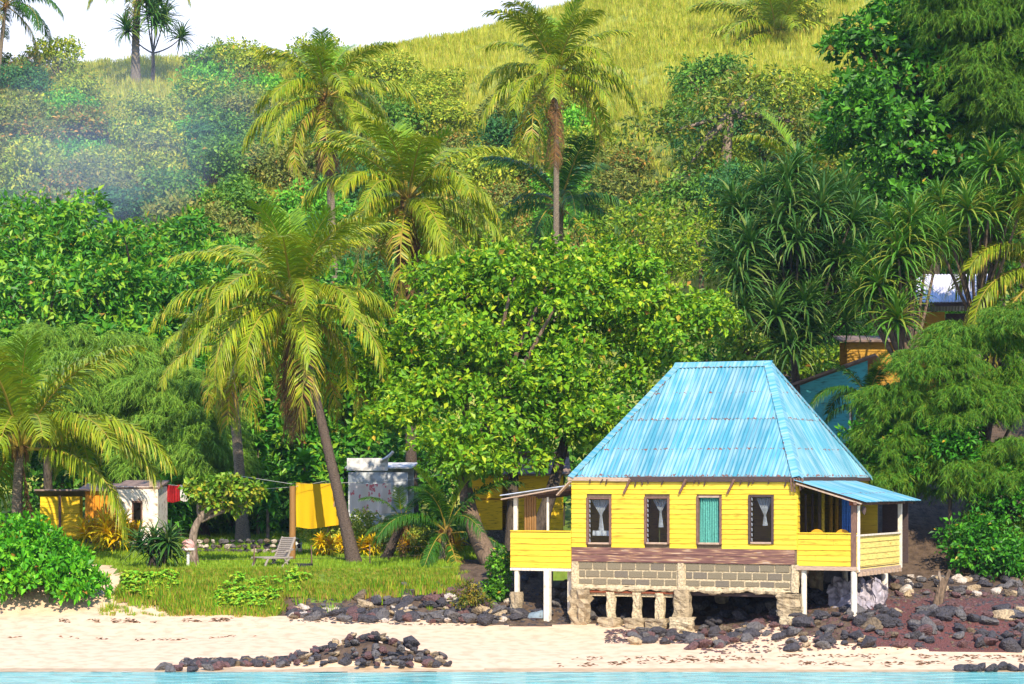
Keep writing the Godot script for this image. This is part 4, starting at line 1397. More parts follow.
func make_sheds() -> void:
	rng.seed = 15
	# white hut by the path
	var a := spot(117, 541, 75)
	var b := spot(158, 541, 75)
	var w := b.x - a.x
	var o := thing("white_hut", "small white plastered hut with one narrow window behind yellow shrubs", "hut", Vector3((a.x + b.x) / 2, a.y - 0.25, -75))
	var h := 1.95
	var wx0 := spot(133, 500, 75).x - o.position.x
	var wx1 := spot(142, 500, 75).x - o.position.x
	var wy0 := spot(0, 528, 75).y - o.position.y
	var wy1 := spot(0, 502, 75).y - o.position.y
	bx(o, "wall", M.white_wall, Vector3((-w / 2 + wx0) / 2, h / 2, 0), Vector3(wx0 + w / 2, h, 0.12))
	bx(o, "wall", M.white_wall, Vector3((w / 2 + wx1) / 2, h / 2, 0), Vector3(w / 2 - wx1, h, 0.12))
	bx(o, "wall", M.white_wall, Vector3((wx0 + wx1) / 2, wy0 / 2, 0), Vector3(wx1 - wx0, wy0, 0.119))
	bx(o, "wall", M.white_wall, Vector3((wx0 + wx1) / 2, (wy1 + h) / 2, 0), Vector3(wx1 - wx0, h - wy1, 0.119))
	bx(o, "wall", M.white_wall, Vector3(-w / 2 + 0.06, h / 2, -1.0), Vector3(0.12, h, 1.87))
	bx(o, "wall", M.white_wall, Vector3(w / 2 - 0.06, h / 2, -1.0), Vector3(0.12, h, 1.87))
	bx(o, "wall", M.white_wall, Vector3(0, h / 2, -2.0), Vector3(w, h, 0.12))
	var fr := Node3D.new(); fr.name = "window"; o.add_child(fr)
	bx(fr, "frame", M.brown_wood, Vector3(wx0 + 0.0, (wy0 + wy1) / 2, 0.06), Vector3(0.05, wy1 - wy0 + 0.05, 0.04))
	bx(fr, "frame", M.brown_wood, Vector3(wx1, (wy0 + wy1) / 2, 0.06), Vector3(0.05, wy1 - wy0 + 0.05, 0.04))
	bx(fr, "frame", M.brown_wood, Vector3((wx0 + wx1) / 2, wy1 + 0.01, 0.064), Vector3(wx1 - wx0 + 0.05, 0.06, 0.05))
	bx(o, "roof", M.brown_roof, Vector3(0, h + 0.06, -1.0), Vector3(w + 0.12, 0.07, 2.15), Vector3(0.1, 0, 0))
	bx(o, "chimney_pipe", M.pale_wood, Vector3(w / 2 - 0.2, h + 0.15, 0.05), Vector3(0.12, 0.35, 0.12))
	var ir := thing("leaning_iron_sheet", "pale corrugated sheet leaning at the foot of the white hut", "iron sheet", spot(131, 534, 74.4), 0.15)
	flat_iron(ir, "sheet", Vector3(-0.45, -0.28, 0.1), Vector3(0.45, -0.28, 0.1), Vector3(0.4, 0.16, -0.1), Vector3(-0.5, 0.28, -0.1), M.pale_sheet)
	# orange board shed beside it
	var os := thing("orange_shed", "shed of upright orange boards between palm fronds and white hut", "shed", spot(99, 541, 76) - Vector3(0, 0.3, 0))
	shed_wall(os, 0.92, 0.95, M.orange_board, Vector3(0.02, 1.42, 0), true, 0.16)
	bx(os, "wall", M.dark_wood, Vector3(0.02, 0.5, -0.1), Vector3(0.92, 1.0, 0.06))
	bx(os, "roof", M.brown_roof, Vector3(0, 2.0, -0.7), Vector3(1.3, 0.06, 1.8), Vector3(0.1, 0, 0))
	bx(os, "wall", M.orange_board, Vector3(0.02, 0.98, -1.4), Vector3(0.92, 1.95, 0.06))
	# teal tank
	var tk := thing("water_tank", "ribbed teal water tank below the orange boards", "tank", spot(95, 536, 75.4))
	var tp := []
	var tr := []
	for i in 13:
		tp.append(Vector3(0, i * 0.045 - 0.05, 0))
		tr.append(0.36 + (0.015 if i % 3 == 1 else 0.0) - (0.12 if i == 12 else 0.0))
	var tq := Mb.new(); tq.tube(tp, tr, 18, Color.WHITE)
	part(tk, "tank_body", tq.done(), M.teal_tank)
	rod(tk, "lid", M.teal_tank, [Vector3(0, 0.48, 0), Vector3(0, 0.54, 0)], 0.14, 12)
	# yellow shed further along
	var ys := thing("yellow_shed", "low bright yellow shed behind the round green bush and palm", "shed", spot(60, 540, 77), 0.1)
	shed_wall(ys, 1.25, 1.3, M.yellow_wall, Vector3(0, 0.75, 0), false, 0.2)
	bx(ys, "post", M.brown_wood, Vector3(0.0, 0.75, 0.06), Vector3(0.08, 1.35, 0.06))
	bx(ys, "wall", M.yellow_wall, Vector3(0, 0.7, -1.2), Vector3(1.25, 1.4, 0.06))
	bx(ys, "roof", M.brown_roof, Vector3(0, 1.5, -0.6), Vector3(1.6, 0.06, 1.7), Vector3(-0.12, 0, 0))
	# grey shed behind the washing
	var gs := thing("grey_shed", "pale grey sheet-iron shed behind the pink flowered cloth", "shed", spot(375, 530, 78), -0.08)
	shed_wall(gs, 1.95, 1.75, M.grey_sheet, Vector3(0.1, 1.0, 0), false, 0.44, "panel")
	shed_wall(gs, 1.35, 0.42, M.pale_sheet, Vector3(-0.25, 2.13, -0.03), false, 0.42, "panel")
	bx(gs, "wall", M.grey_sheet, Vector3(0.1, 1.0, -1.6), Vector3(1.95, 2.0, 0.05))
	bx(gs, "roof", M.pale_sheet, Vector3(0.1, 2.1, -0.9), Vector3(2.2, 0.05, 1.7), Vector3(0.1, 0, 0))
	rod(gs, "pipe", M.pale_sheet, bend(Vector3(0.2, 2.25, 0.02), Vector3(0.45, 2.35, 0.02), Vector3(0.6, 2.55, 0.02), 6), 0.05, 8)
	# the yellow cottage behind the big tree
	var yc := thing("yellow_cottage", "yellow board cottage in the shade behind the big leafy tree", "house", spot(478, 546, 74), 0.0)
	var cw := 2.95
	clapboards(yc, -0.35, 0.75, 0.5, 2.2, 0.2, [], Transform3D(Basis(), Vector3(0, 0, 0)), [M.yellow_wall])
	clapboards(yc, 1.15, 2.6, 0.5, 2.2, 0.2, [], Transform3D(Basis(), Vector3(0, 0, 0)), [M.yellow_wall])
	bx(yc, "wall_panel", M.inner_wall, Vector3(0.2, 1.35, -0.04), Vector3(1.1, 1.7, 0.05))
	bx(yc, "wall_panel", M.inner_wall, Vector3(1.875, 1.35, -0.04), Vector3(1.45, 1.7, 0.05))
	bx(yc, "trim_board", M.ochre_paint, Vector3(0.2, 1.45, 0.045), Vector3(1.1, 0.05, 0.03))
	bx(yc, "wall_panel", M.yellow_wall, Vector3(1.12, 1.35, -3.0), Vector3(cw, 1.7, 0.06))
	bx(yc, "wall_panel", M.yellow_wall, Vector3(-0.32, 1.35, -1.5), Vector3(0.06, 1.7, 2.9))
	bx(yc, "wall_panel", M.yellow_wall, Vector3(2.6, 1.35, -1.5), Vector3(0.06, 1.7, 2.9))
	bx(yc, "base", M.basalt_grey, Vector3(1.12, 0.2, -1.5), Vector3(cw, 0.6, 3.0))
	bx(yc, "roof", M.brown_roof, Vector3(1.12, 2.55, -0.7), Vector3(cw + 0.5, 0.06, 2.4), Vector3(0.3, 0, 0))
	bx(yc, "roof", M.brown_roof, Vector3(1.12, 2.55, -2.4), Vector3(cw + 0.5, 0.06, 2.4), Vector3(-0.3, 0, 0))
	# teal house up the slope
	var th := thing("teal_house", "teal board house with brown sloping roof behind the blue roof", "house", spot(812, 470, 76), deg_to_rad(-12))
	clapboards(th, -0.6, 1.75, 0.0, 2.6, 0.16, [[1.2, 1.75, 0.6, 2.0]], Transform3D(), [M.teal_paint])
	bx(th, "wall_panel", M.inner_wall, Vector3(0.3, 1.3, -0.05), Vector3(1.75, 2.6, 0.06))
	bx(th, "wall_panel", M.teal_paint, Vector3(0.3, 1.3, -3.0), Vector3(1.75, 2.6, 0.06))
	bx(th, "window_post", M.white_wall, Vector3(1.2, 1.3, 0.03), Vector3(0.05, 1.5, 0.06))
	var gab := Mb.new()
	gab.tri(Vector3(-0.6, 2.6, 0.02), Vector3(1.75, 2.6, 0.02), Vector3(1.75, 3.45, 0.02), Color.WHITE)
	part(th, "gable", gab.done(), M.teal_paint)
	span(th, "roof", M.brown_roof, Vector3(-0.95, 2.58, -1.4), Vector3(2.0, 3.62, -1.4), 0.08, 3.4)
	# ochre house higher up, with a white iron roof
	var oh := thing("hillside_house", "ochre house under white iron roof half hidden by screw pines", "house", spot(925, 390, 80))
	oh.rotation.y = deg_to_rad(-8)
	clapboards(oh, -0.3, 0.65, 0.0, 2.6, 0.2, [], Transform3D(), [M.ochre_paint])
	bx(oh, "wall_panel", M.dark_wood, Vector3(-0.33, 1.3, -1.6), Vector3(0.06, 2.6, 3.1))
	bx(oh, "wall_panel", M.inner_wall, Vector3(0.28, 1.3, -0.06), Vector3(0.74, 2.6, 0.06))
	bx(oh, "wall_panel", M.ochre_paint, Vector3(1.1, 1.3, -3.2), Vector3(2.8, 2.6, 0.06))
	bx(oh, "wall_panel", M.dark_wood, Vector3(1.8, 1.3, -0.9), Vector3(2.2, 2.6, 0.06))
	bx(oh, "post", M.dark_wood, Vector3(2.5, 1.3, 0.0), Vector3(0.12, 2.6, 0.12))
	bx(oh, "floor", M.dark_wood, Vector3(1.1, -0.1, -1.6), Vector3(3.0, 0.16, 3.4))
	for k in 4:
		bx(oh, "stilt", M.dark_wood, Vector3(-0.3 + k * 0.95, -1.6, -0.2), Vector3(0.16, 3.0, 0.16))
	for k in range(3, 6):
		flat_iron(oh, "roof_sheet", Vector3(-2.9 + k * 0.85, 2.9, 0.4), Vector3(-2.9 + (k + 1) * 0.85 + 0.03, 2.9, 0.4), Vector3(-2.9 + (k + 1) * 0.85 + 0.03, 4.0, -1.8), Vector3(-2.9 + k * 0.85, 4.0, -1.8), M.white_roof)
		flat_iron(oh, "roof_sheet", Vector3(-2.9 + (k + 1) * 0.85 + 0.03, 2.9, -4.0), Vector3(-2.9 + k * 0.85, 2.9, -4.0), Vector3(-2.9 + k * 0.85, 4.0, -1.8), Vector3(-2.9 + (k + 1) * 0.85 + 0.03, 4.0, -1.8), M.white_roof)
	bx(oh, "fascia", M.dark_wood, Vector3(0.95, 2.82, 0.38), Vector3(2.7, 0.12, 0.04))
	var oc := thing("ochre_shed", "small ochre board shed above the teal house roof", "shed", spot(866, 392, 78))
	clapboards(oc, -0.62, 1.1, 0.0, 1.7, 0.2, [], Transform3D(), [M.ochre_paint])
	bx(oc, "wall_panel", M.inner_wall, Vector3(0.24, 0.85, -0.06), Vector3(1.7, 1.7, 0.06))
	bx(oc, "wall_panel", M.ochre_paint, Vector3(0.24, 0.85, -1.8), Vector3(1.7, 1.7, 0.06))
	bx(oc, "roof", M.brown_roof, Vector3(0.24, 1.78, -0.9), Vector3(2.1, 0.07, 2.4), Vector3(0.12, 0, 0))
	for k in 2:
		bx(oc, "stilt", M.dark_wood, Vector3(-0.5 + k * 1.4, -0.9, -0.2), Vector3(0.14, 1.8, 0.14))

func make_garden() -> void:
	rng.seed = 21
	# clothes line by the hut
	var y := spot(0, 484, 77).y
	var p0 := spot(150, 483, 77); var p1 := spot(215, 486, 77)
	var line := rod(self, "clothesline", M.rope_grey, [p0, p0.lerp(p1, 0.5) - Vector3(0, 0.05, 0), p1], 0.008, 5)
	tag(line, "thin clothesline stretched from the white hut", "clothesline")
	hanging("hanging_cloth", "grey striped cloth pegged beside the red one", "laundry", spot(154, 484.5, 77), spot(167, 484.5, 77), 0.5, M.tarp, 40.0, "washing on the line")
	hanging("hanging_cloth", "red cloth hanging between grey and white cloths", "laundry", spot(167.4, 484.5, 77), spot(180, 484.5, 77), 0.54, M.red_cloth, 24.0, "washing on the line")
	hanging("hanging_cloth", "white cloth pegged next to the red one", "laundry", spot(180.5, 484.5, 77), spot(190, 485, 77), 0.5, M.white_cloth, 20.0, "washing on the line")
	# the post and the washing lines across the lawn
	var pb := ground_at(292, 70)
	var pt := spot(292.5, 486, 70)
	tag(rod(self, "wooden_post", M.bamboo, [pb - Vector3(0, 0.3, 0), pb.lerp(pt, 0.5) + Vector3(0.01, 0, 0), pt], 0.1, 10, 0.09), "thick brown wooden post beside the yellow cloth", "post")
	var la := spot(296, 482.5, 70.6); var lb := spot(338, 483, 72.0)
	tag(rod(self, "clothesline", M.rope_grey, [spot(240, 476, 75), spot(292, 484, 70), lb, spot(402, 481, 76), spot(470, 470, 78)], 0.009, 5), "grey line carrying the yellow and the flowered cloth", "clothesline")
	tag(rod(self, "clothesline", M.rope_grey, [spot(262, 489, 75), spot(292, 487, 70), spot(345, 478, 76)], 0.008, 5), "second grey line tied lower on the wooden post", "clothesline")
	hanging("hanging_cloth", "large plain bright yellow cloth hanging beside the wooden post", "laundry", la, lb, 1.3, M.yellow_cloth, 9.0, "washing on the line")
	var fl := flower_cloth()
	hanging("hanging_cloth", "white cloth with pink flowers hanging before the grey shed", "laundry", spot(350, 483, 76), spot(391, 483, 76), 0.98, fl, 11.0, "washing on the line")
	tag(rod(self, "line_prop", M.pale_wood, [ground_at(322, 72.5), spot(338, 489, 71.6)], 0.03, 6), "slanting stick propping up the line behind yellow cloth", "prop")
	# bucket and basin at the post's foot
	var bk := thing("white_bucket", "white bucket on the grass behind the wooden post", "bucket", ground_at(297, 74))
	var bq := Mb.new(); bq.tube([Vector3(0, 0, 0), Vector3(0, 0.3, 0), Vector3(0, 0.32, 0)], [0.13, 0.17, 0.18], 14, Color.WHITE)
	part(bk, "pail", bq.done(), M.white_plastic)
	rod(bk, "handle", M.steel_clip, bend(Vector3(-0.17, 0.31, 0), Vector3(0, 0.55, 0.05), Vector3(0.17, 0.31, 0), 8), 0.008, 5)
	# lounger
	var lg := thing("sun_lounger", "weathered plastic sun lounger with raised back on the lawn", "sun lounger", ground_at(275, 67.2), deg_to_rad(42))
	for k in 9:
		bx(lg, "slat", M.lounger_plastic, Vector3(-0.55 + k * 0.085, 0.28, 0), Vector3(0.07, 0.03, 0.56))
	for k in 10:
		var t := k / 9.0
		bx(lg, "slat", M.lounger_plastic, Vector3(0.24 + t * 0.22, 0.3 + t * 0.5, 0), Vector3(0.05, 0.05, 0.56), Vector3(0, 0, 0.35))
	for s in [-0.29, 0.29]:
		span(lg, "side_rail", M.lounger_plastic, Vector3(-0.6, 0.27, s), Vector3(0.4, 0.27, s), 0.05, 0.05)
		span(lg, "side_rail", M.lounger_plastic, Vector3(0.22, 0.27, s), Vector3(0.48, 0.84, s), 0.05, 0.05)
		span(lg, "leg", M.lounger_plastic, Vector3(-0.45, 0.26, s), Vector3(-0.6, -0.04, s), 0.05, 0.05)
		span(lg, "leg", M.lounger_plastic, Vector3(0.1, 0.26, s), Vector3(0.3, -0.04, s), 0.05, 0.05)
		span(lg, "leg", M.lounger_plastic, Vector3(0.3, 0.26, s), Vector3(-0.02, -0.04, s * 0.98), 0.05, 0.05)
		span(lg, "arm", M.lounger_plastic, Vector3(0.1, 0.42, s), Vector3(0.42, 0.5, s), 0.05, 0.04)
	rod(self, "drain_lid", M.black_rubber, [ground_at(303, 66.8), ground_at(303, 66.8) + Vector3(0, 0.12, 0)], 0.28, 14)
	tag(get_child(get_child_count() - 1), "black tyre-like disc lying on the lawn beside the lounger", "disc")
	# buoy on a white post
	var by := thing("mooring_buoy", "round pink and white buoy set on a short white post", "buoy", ground_at(188, 66.8))
	var sph := SphereMesh.new(); sph.radius = 0.19; sph.height = 0.37; sph.radial_segments = 20; sph.rings = 12
	part(by, "float", sph, M.buoy_pink, Vector3(0, 0.62, 0))
	rod(by, "band", M.white_plastic, [Vector3(0, 0.5, 0), Vector3(0, 0.56, 0)], 0.188, 20)
	rod(by, "post", M.white_plastic, [Vector3(0, -0.1, 0), Vector3(0, 0.5, 0)], 0.045, 8)
	# stakes and wire of a fence on the lawn edge
	var fence := thing("wire_fence", "low wire fence on thin stakes along the lawn edge", "fence", ground_at(196, 66.6))
	var stakes := []
	for k in 5:
		var q := ground_at(196 + k * 58, 66.6 + k * 0.25)
		stakes.append(q - fence.position)
		rod(fence, "stake", M.brown_wood, [q - fence.position - Vector3(0, 0.1, 0), q - fence.position + Vector3(rnd(-0.03, 0.03), 0.62, 0)], 0.018, 6)
	for lv in [0.25, 0.5]:
		var pts := []
		for s in stakes: pts.append(s + Vector3(0, lv, 0))
		rod(fence, "wire", M.dark_wood, pts, 0.004, 4)
	# dry stone wall at the back of the lawn, each stone its own
	var wall := thing("dry_stone_wall", "low dry stone wall of grey stones behind the lounger", "wall", ground_at(245, 72.6))
	rng.seed = 33
	for r in 3:
		for k in 18:
			part(wall, "stone", rock_mesh(rng.randi() % 14), M[["basalt_grey", "brown_rock", "coral_rock", "basalt"][rng.randi() % 4]], Vector3(-1.75 + k * 0.2 + rnd(-0.04, 0.04), 0.1 + r * 0.15, rnd(-0.08, 0.08)), Vector3(rnd(-0.3, 0.3), rnd(0, TAU), 0), Vector3.ONE * rnd(0.2, 0.3))
	var wall2 := thing("dry_stone_wall", "low stone edging behind the yellow-leaved plants", "wall", ground_at(400, 73.5))
	for r in 3:
		for k in 22:
			part(wall2, "stone", rock_mesh(rng.randi() % 14), M[["basalt_grey", "brown_rock", "coral_rock", "tan_rock"][rng.randi() % 4]], Vector3(-2.2 + k * 0.2 + rnd(-0.04, 0.04), 0.1 + r * 0.15, rnd(-0.08, 0.08)), Vector3(rnd(-0.3, 0.3), rnd(0, TAU), 0), Vector3.ONE * rnd(0.2, 0.3))
	# dark kerb by the path
	var kb := thing("stone_kerb", "dark mossy stone kerb below the yellow croton shrubs", "kerb", spot(116, 571, 69.5))
	for k in 5:
		bx(kb, "kerb_stone", M.basalt, Vector3(-0.5 + k * 0.25, 0.0, rnd(-0.02, 0.02)), Vector3(0.24, 0.3, 0.25), Vector3(0, rnd(-0.05, 0.05), 0))
	# plants of the garden
	var croton := [Color(0.75, 0.5, 0.01), Color(0.65, 0.5, 0.02), Color(0.5, 0.45, 0.02), Color(0.7, 0.36, 0.01)]
	var spots := [[100, 73, 1.35, "yellow croton shrub before the teal tank"], [114, 72.5, 1.4, "yellow croton shrub in front of the white hut corner"], [125, 73.2, 1.15, "yellow croton shrub below the leaning iron sheet"],
		[328, 71, 0.9, "yellow-leaved croton at the foot of the variegated bush"], [342, 72, 0.8, "yellow-leaved croton just behind the dark leaning trunk"], [372, 71.5, 0.9, "yellow-leaved croton between the two dark trunks"], [408, 72.5, 0.8, "yellow-leaved croton beneath the drooping young palm"],
		[432, 71.5, 0.7, "yellow-leaved croton beside the tilted tree trunk"], [455, 72, 0.8, "yellow-leaved croton below the yellow cottage wall"]]
	for k in spots.size():
		var s = spots[k]
		var o := thing("croton_shrub", s[3], "shrub", ground_at(s[0], s[1]), k * 1.3, "yellow crotons in the garden")
		for j in 5:
			var m := whorl_mesh("croton%d" % (j % 3), 46, 0.42, 0.075, 1.35, 1.0, croton, 60 + j % 3)
			rng.seed = 100 + k * 9 + j
			part(o, "leaf_whorl", m, M.leaf, Vector3(rnd(-0.28, 0.28), rnd(0.15, 0.5), rnd(-0.2, 0.2)) * s[2], Vector3(rnd(-0.4, 0.4), rnd(0, TAU), rnd(-0.4, 0.4)), Vector3.ONE * s[2])
		rod(o, "stem", M.bark, [Vector3.ZERO, Vector3(0, 0.4, 0)], 0.03, 6)
	# dark screw-pine clump by the buoy
	var dk := thing("screw_pine_clump", "dark stiff strap-leaved clump growing beside the buoy", "plant", ground_at(158, 66.5))
	var dark := [Color(0.02, 0.075, 0.02), Color(0.03, 0.1, 0.025), Color(0.05, 0.13, 0.03), Color(0.1, 0.16, 0.05)]
	for j in 7:
		var m := whorl_mesh("darkstrap%d" % (j % 2), 40, 0.85, 0.08, 1.4, 1.5, dark, 70 + j % 2)
		rng.seed = 200 + j
		part(dk, "leaf_whorl", m, M.leaf, Vector3(rnd(-0.55, 0.55), rnd(0.3, 0.75), rnd(-0.3, 0.3)), Vector3(rnd(-0.3, 0.3), rnd(0, TAU), rnd(-0.3, 0.3)), Vector3.ONE * rnd(0.75, 1.0))
		rod(dk, "stem", M.bark_dark, [Vector3(rnd(-0.3, 0.3), -0.1, 0), Vector3(rnd(-0.3, 0.3), 0.5, 0)], 0.05, 6)
	# the round bush on the beach at the left
	var gb := [Color(0.06, 0.26, 0.012), Color(0.085, 0.34, 0.015), Color(0.04, 0.19, 0.01)]
	var gy := [Color(0.16, 0.46, 0.03), Color(0.22, 0.5, 0.04)]
	broadleaf("beach_bush", "dense bright green broad-leaved bush spilling onto the sand", "bush", ground_at(42, 64.5, 0.3), [], 0.0, [[Vector3(-0.3, 0.75, 0), Vector3(1.5, 1.0, 1.0)], [Vector3(1.0, 0.55, 0.1), Vector3(0.75, 0.7, 0.8)], [Vector3(-1.6, 0.7, 0.2), Vector3(1.2, 0.9, 1.0)], [Vector3(-0.6, 1.3, -0.5), Vector3(1.0, 0.7, 0.8)]], 700, 14, 0.17, 0.62, 0.2, gb, gy, 0.6, 41, "bark", 0, "", 0.1, -0.3).scale = Vector3(0.98, 1.24, 1.1)
	# clipped sea-grape with twisted trunk
	var gg := [Color(0.11, 0.24, 0.02), Color(0.16, 0.28, 0.03), Color(0.07, 0.17, 0.015)]
	var gq := [Color(0.3, 0.38, 0.05), Color(0.36, 0.3, 0.04)]
	var gl := spot(214, 492, 68.5) - ground_at(197, 68.5)
	broadleaf("sea_grape_tree", "small twisted tree with flat yellow-green crown on the lawn", "tree", ground_at(197, 68.5), [Vector3(-0.3, 0.9, 0), Vector3(0.12, 1.35, 0)], 0.15, [[gl + Vector3(-0.35, 0.0, 0), Vector3(0.55, 0.32, 0.5)], [gl + Vector3(0.35, 0.12, 0.1), Vector3(0.6, 0.4, 0.5)], [gl + Vector3(0.95, 0.0, 0), Vector3(0.5, 0.3, 0.4)], [gl + Vector3(0.1, -0.35, 0.2), Vector3(0.5, 0.3, 0.3)], [gl + Vector3(0.75, -0.45, 0.0), Vector3(0.25, 0.35, 0.25)]], 190, 11, 0.15, 0.75, 0.17, gg, gq, 0.6, 42, "bark_pale", 10)
	# variegated bush
	var vg := [Color(0.2, 0.32, 0.04), Color(0.3, 0.4, 0.08), Color(0.13, 0.26, 0.03), Color(0.45, 0.48, 0.14)]
	broadleaf("variegated_bush", "round pale variegated bush before the yellow cloth", "bush", ground_at(327, 72.5), [], 0.0, [[Vector3(-0.15, 0.75, 0), Vector3(0.75, 0.65, 0.6)], [Vector3(0.55, 0.65, 0), Vector3(0.5, 0.5, 0.5)]], 260, 12, 0.11, 0.5, 0.16, vg, [Color(0.5, 0.5, 0.15)], 0.4, 43, "bark", 0)
	broadleaf("variegated_bush", "pale variegated bush to seaward of the flowered cloth", "bush", ground_at(365, 73.5), [], 0.0, [[Vector3(0, 0.7, 0), Vector3(0.6, 0.6, 0.5)], [Vector3(0.5, 0.4, 0), Vector3(0.4, 0.4, 0.4)]], 200, 12, 0.11, 0.5, 0.16, vg, [Color(0.5, 0.5, 0.15)], 0.3, 44, "bark", 0)
	broadleaf("variegated_bush", "small pale bush by the stone edging under the young palm", "bush", ground_at(418, 72.8), [], 0.0, [[Vector3(0, 0.45, 0), Vector3(0.5, 0.4, 0.4)]], 110, 12, 0.11, 0.5, 0.15, vg, [Color(0.5, 0.5, 0.15)], 0.3, 45, "bark", 0)
	# the leafy shrub by the left porch
	broadleaf("porch_shrub", "green shrub growing on the rocks beside the porch panel", "shrub", ground_at(499, 64.3), [], 0.0, [[Vector3(0.05, 0.6, 0), Vector3(0.35, 0.75, 0.35)], [Vector3(-0.15, 0.1, 0.2), Vector3(0.3, 0.3, 0.3)]], 130, 12, 0.12, 0.6, 0.15, GREEN, gy, 0.3, 46, "bark", 0)
	broadleaf("rock_shrub", "small olive shrub sprouting between the rocks below the porch", "shrub", ground_at(468, 63.4), [], 0.0, [[Vector3(0.05, 0.3, 0), Vector3(0.5, 0.45, 0.35)]], 90, 11, 0.1, 0.5, 0.15, [Color(0.1, 0.13, 0.02), Color(0.16, 0.14, 0.02), Color(0.06, 0.1, 0.02)], [Color(0.3, 0.22, 0.03)], 0.3, 47, "bark", 0)
	# papaya-like plants behind the lawn
	var pg := [Color(0.07, 0.25, 0.02), Color(0.1, 0.32, 0.03), Color(0.05, 0.18, 0.02)]
	var where := [[165, 78, 1.6, "papaya with wide leaves behind the washing by the hut"], [180, 79, 1.1, "low papaya under the red cloth"], [268, 79, 1.4, "papaya behind the wooden post"], [305, 80, 2.4, "tall papaya rising above the yellow cloth"], [258, 82, 3.0, "papaya among dark trees above the pale palm trunk"], [175, 82, 3.2, "papaya standing behind the hut washing, taller one"]]
	for k in where.size():
		var s = where[k]
		var o := thing("papaya_plant", s[3], "plant", ground_at(s[0], s[1]), k * 1.1, "papaya plants behind the lawn")
		rod(o, "stem", M.bark_pale, [Vector3.ZERO, Vector3(0.02, s[2], 0)], 0.06, 7, 0.04)
		var m := whorl_mesh("papaya%d" % (k % 3), 26, 0.75, 0.3, 1.2, 1.3, pg, 80 + k % 3)
		part(o, "leaf_whorl", m, M.leaf, Vector3(0, s[2], 0), Vector3.ZERO)
		part(o, "leaf_whorl", m, M.leaf, Vector3(0, s[2] * 0.75, 0), Vector3(0, 1.9, 0), Vector3.ONE * 0.85)
		part(o, "leaf_whorl", m, M.leaf, Vector3(0.2, s[2] * 0.4, 0.1), Vector3(0, 3.1, 0), Vector3.ONE * 0.8)

func flower_cloth() -> StandardMaterial3D:
	var im := Image.create(256, 256, false, Image.FORMAT_RGB8)
	im.fill(Color(0.86, 0.74, 0.72).linear_to_srgb())
	rng.seed = 5
	for k in 22:
		var cx := rng.randi() % 256; var cy := rng.randi() % 256
		for j in 5:
			var ox := cx + int(rnd(-12, 12)); var oy := cy + int(rnd(-14, 14))
			var r := rnd(3.0, 6.0)
			for dy in range(-10, 11):
				for dx in range(-10, 11):
					if Vector2(dx, dy * 0.7).length() < r:
						im.set_pixel(posmod(ox + dx, 256), posmod(oy + dy, 256), Color(0.7, 0.16, 0.2).linear_to_srgb())
	var m := StandardMaterial3D.new()
	m.resource_name = "flowered_cloth"
	m.albedo_texture = ImageTexture.create_from_image(im)
	m.roughness = 0.9
	m.uv1_triplanar = true
	m.uv1_world_triplanar = true
	m.uv1_scale = Vector3.ONE * 0.75
	return m

func make_palms() -> void:
	# the two tall ones over the washing
	palm("leaning palm with dark trunk over the lawn, brown skirt and orange nuts", ground_at(355, 68.5, 0.1), spot(322, 420, 69.5), spot(293, 306, 71), 0.17, 4.1, 32, "olive", 14, 10, 501, "palm_bark_dark")
	palm("palm with pale bulging trunk behind the leaning one", ground_at(243, 78, 0.1), spot(240, 440, 78), spot(226, 345, 78), 0.2, 2.7, 14, "olive", 3, 0, 502, "palm_bark")
	palm("palm with thick brown skirt of dead fronds behind the round leafy tree", ground_at(412, 80), spot(410, 350, 80), spot(408, 200, 80), 0.2, 3.8, 30, "olive", 20, 4, 503, "palm_bark_dark")
	palm("palm rising above the hillside bushes behind the skirted one", ground_at(338, 98), spot(333, 220, 98), spot(326, 98, 98), 0.2, 3.8, 28, "olive", 7, 6, 504)
	palm("slender tall palm with bare grey trunk standing against the grassy slope", ground_at(555, 98), spot(557, 200, 98), spot(556, 76, 98), 0.15, 4.0, 27, "olive", 2, 5, 505)
	palm("young palm spreading fronds behind the slender trunk", ground_at(560, 104), spot(560, 240, 104), spot(560, 205, 104), 0.2, 4.4, 17, "deep", 0, 0, 506)
	palm("sunlit golden palm half up the grassy slope", ground_at(775, 146), spot(776, 60, 146), spot(777, 40, 146), 0.22, 5.6, 24, "gold", 1, 0, 507)
	palm("young palm above the screw pines", ground_at(800, 94), spot(800, 240, 94), spot(800, 182, 94), 0.18, 3.7, 15, "gold", 0, 0, 508)
	palm("young palm with arching gold fronds above the beach bush", ground_at(18, 70), spot(15, 520, 70), spot(20, 448, 70), 0.2, 4.9, 26, "gold", 1, 0, 509, "palm_bark", "", "coconut_palm", true)
	palm("dark palm on the skyline ridge", ground_at(-4, 160), spot(0, 50, 160), spot(6, 4, 160), 0.17, 4.6, 18, "deep", 0, 0, 510)
	palm("tall bare palm trunk on the skyline beside a screw pine", ground_at(136, 160), spot(134, 20, 160), spot(141, -28, 160), 0.3, 4.2, 16, "olive", 0, 0, 511)
	palm("small drooping dark palm growing before the yellow cottage", ground_at(443, 68), spot(443, 550, 68), spot(446, 532, 68), 0.13, 2.5, 15, "deep", 1, 0, 512)
	palm("short palm with dark stub trunk among the crotons", ground_at(386, 70), spot(392, 545, 70), spot(402, 522, 70), 0.16, 1.4, 9, "deep", 1, 0, 513, "palm_bark_dark")
	palm("dark young palm drooping before the teal house", ground_at(868, 72), spot(868, 440, 72), spot(868, 402, 72), 0.14, 2.1, 11, "deep", 2, 0, 514)
	palm("pale-fronded palm hanging over the white iron roof", ground_at(1055, 76), spot(1055, 330, 76), spot(1052, 268, 76), 0.2, 4.3, 20, "gold", 3, 0, 515)

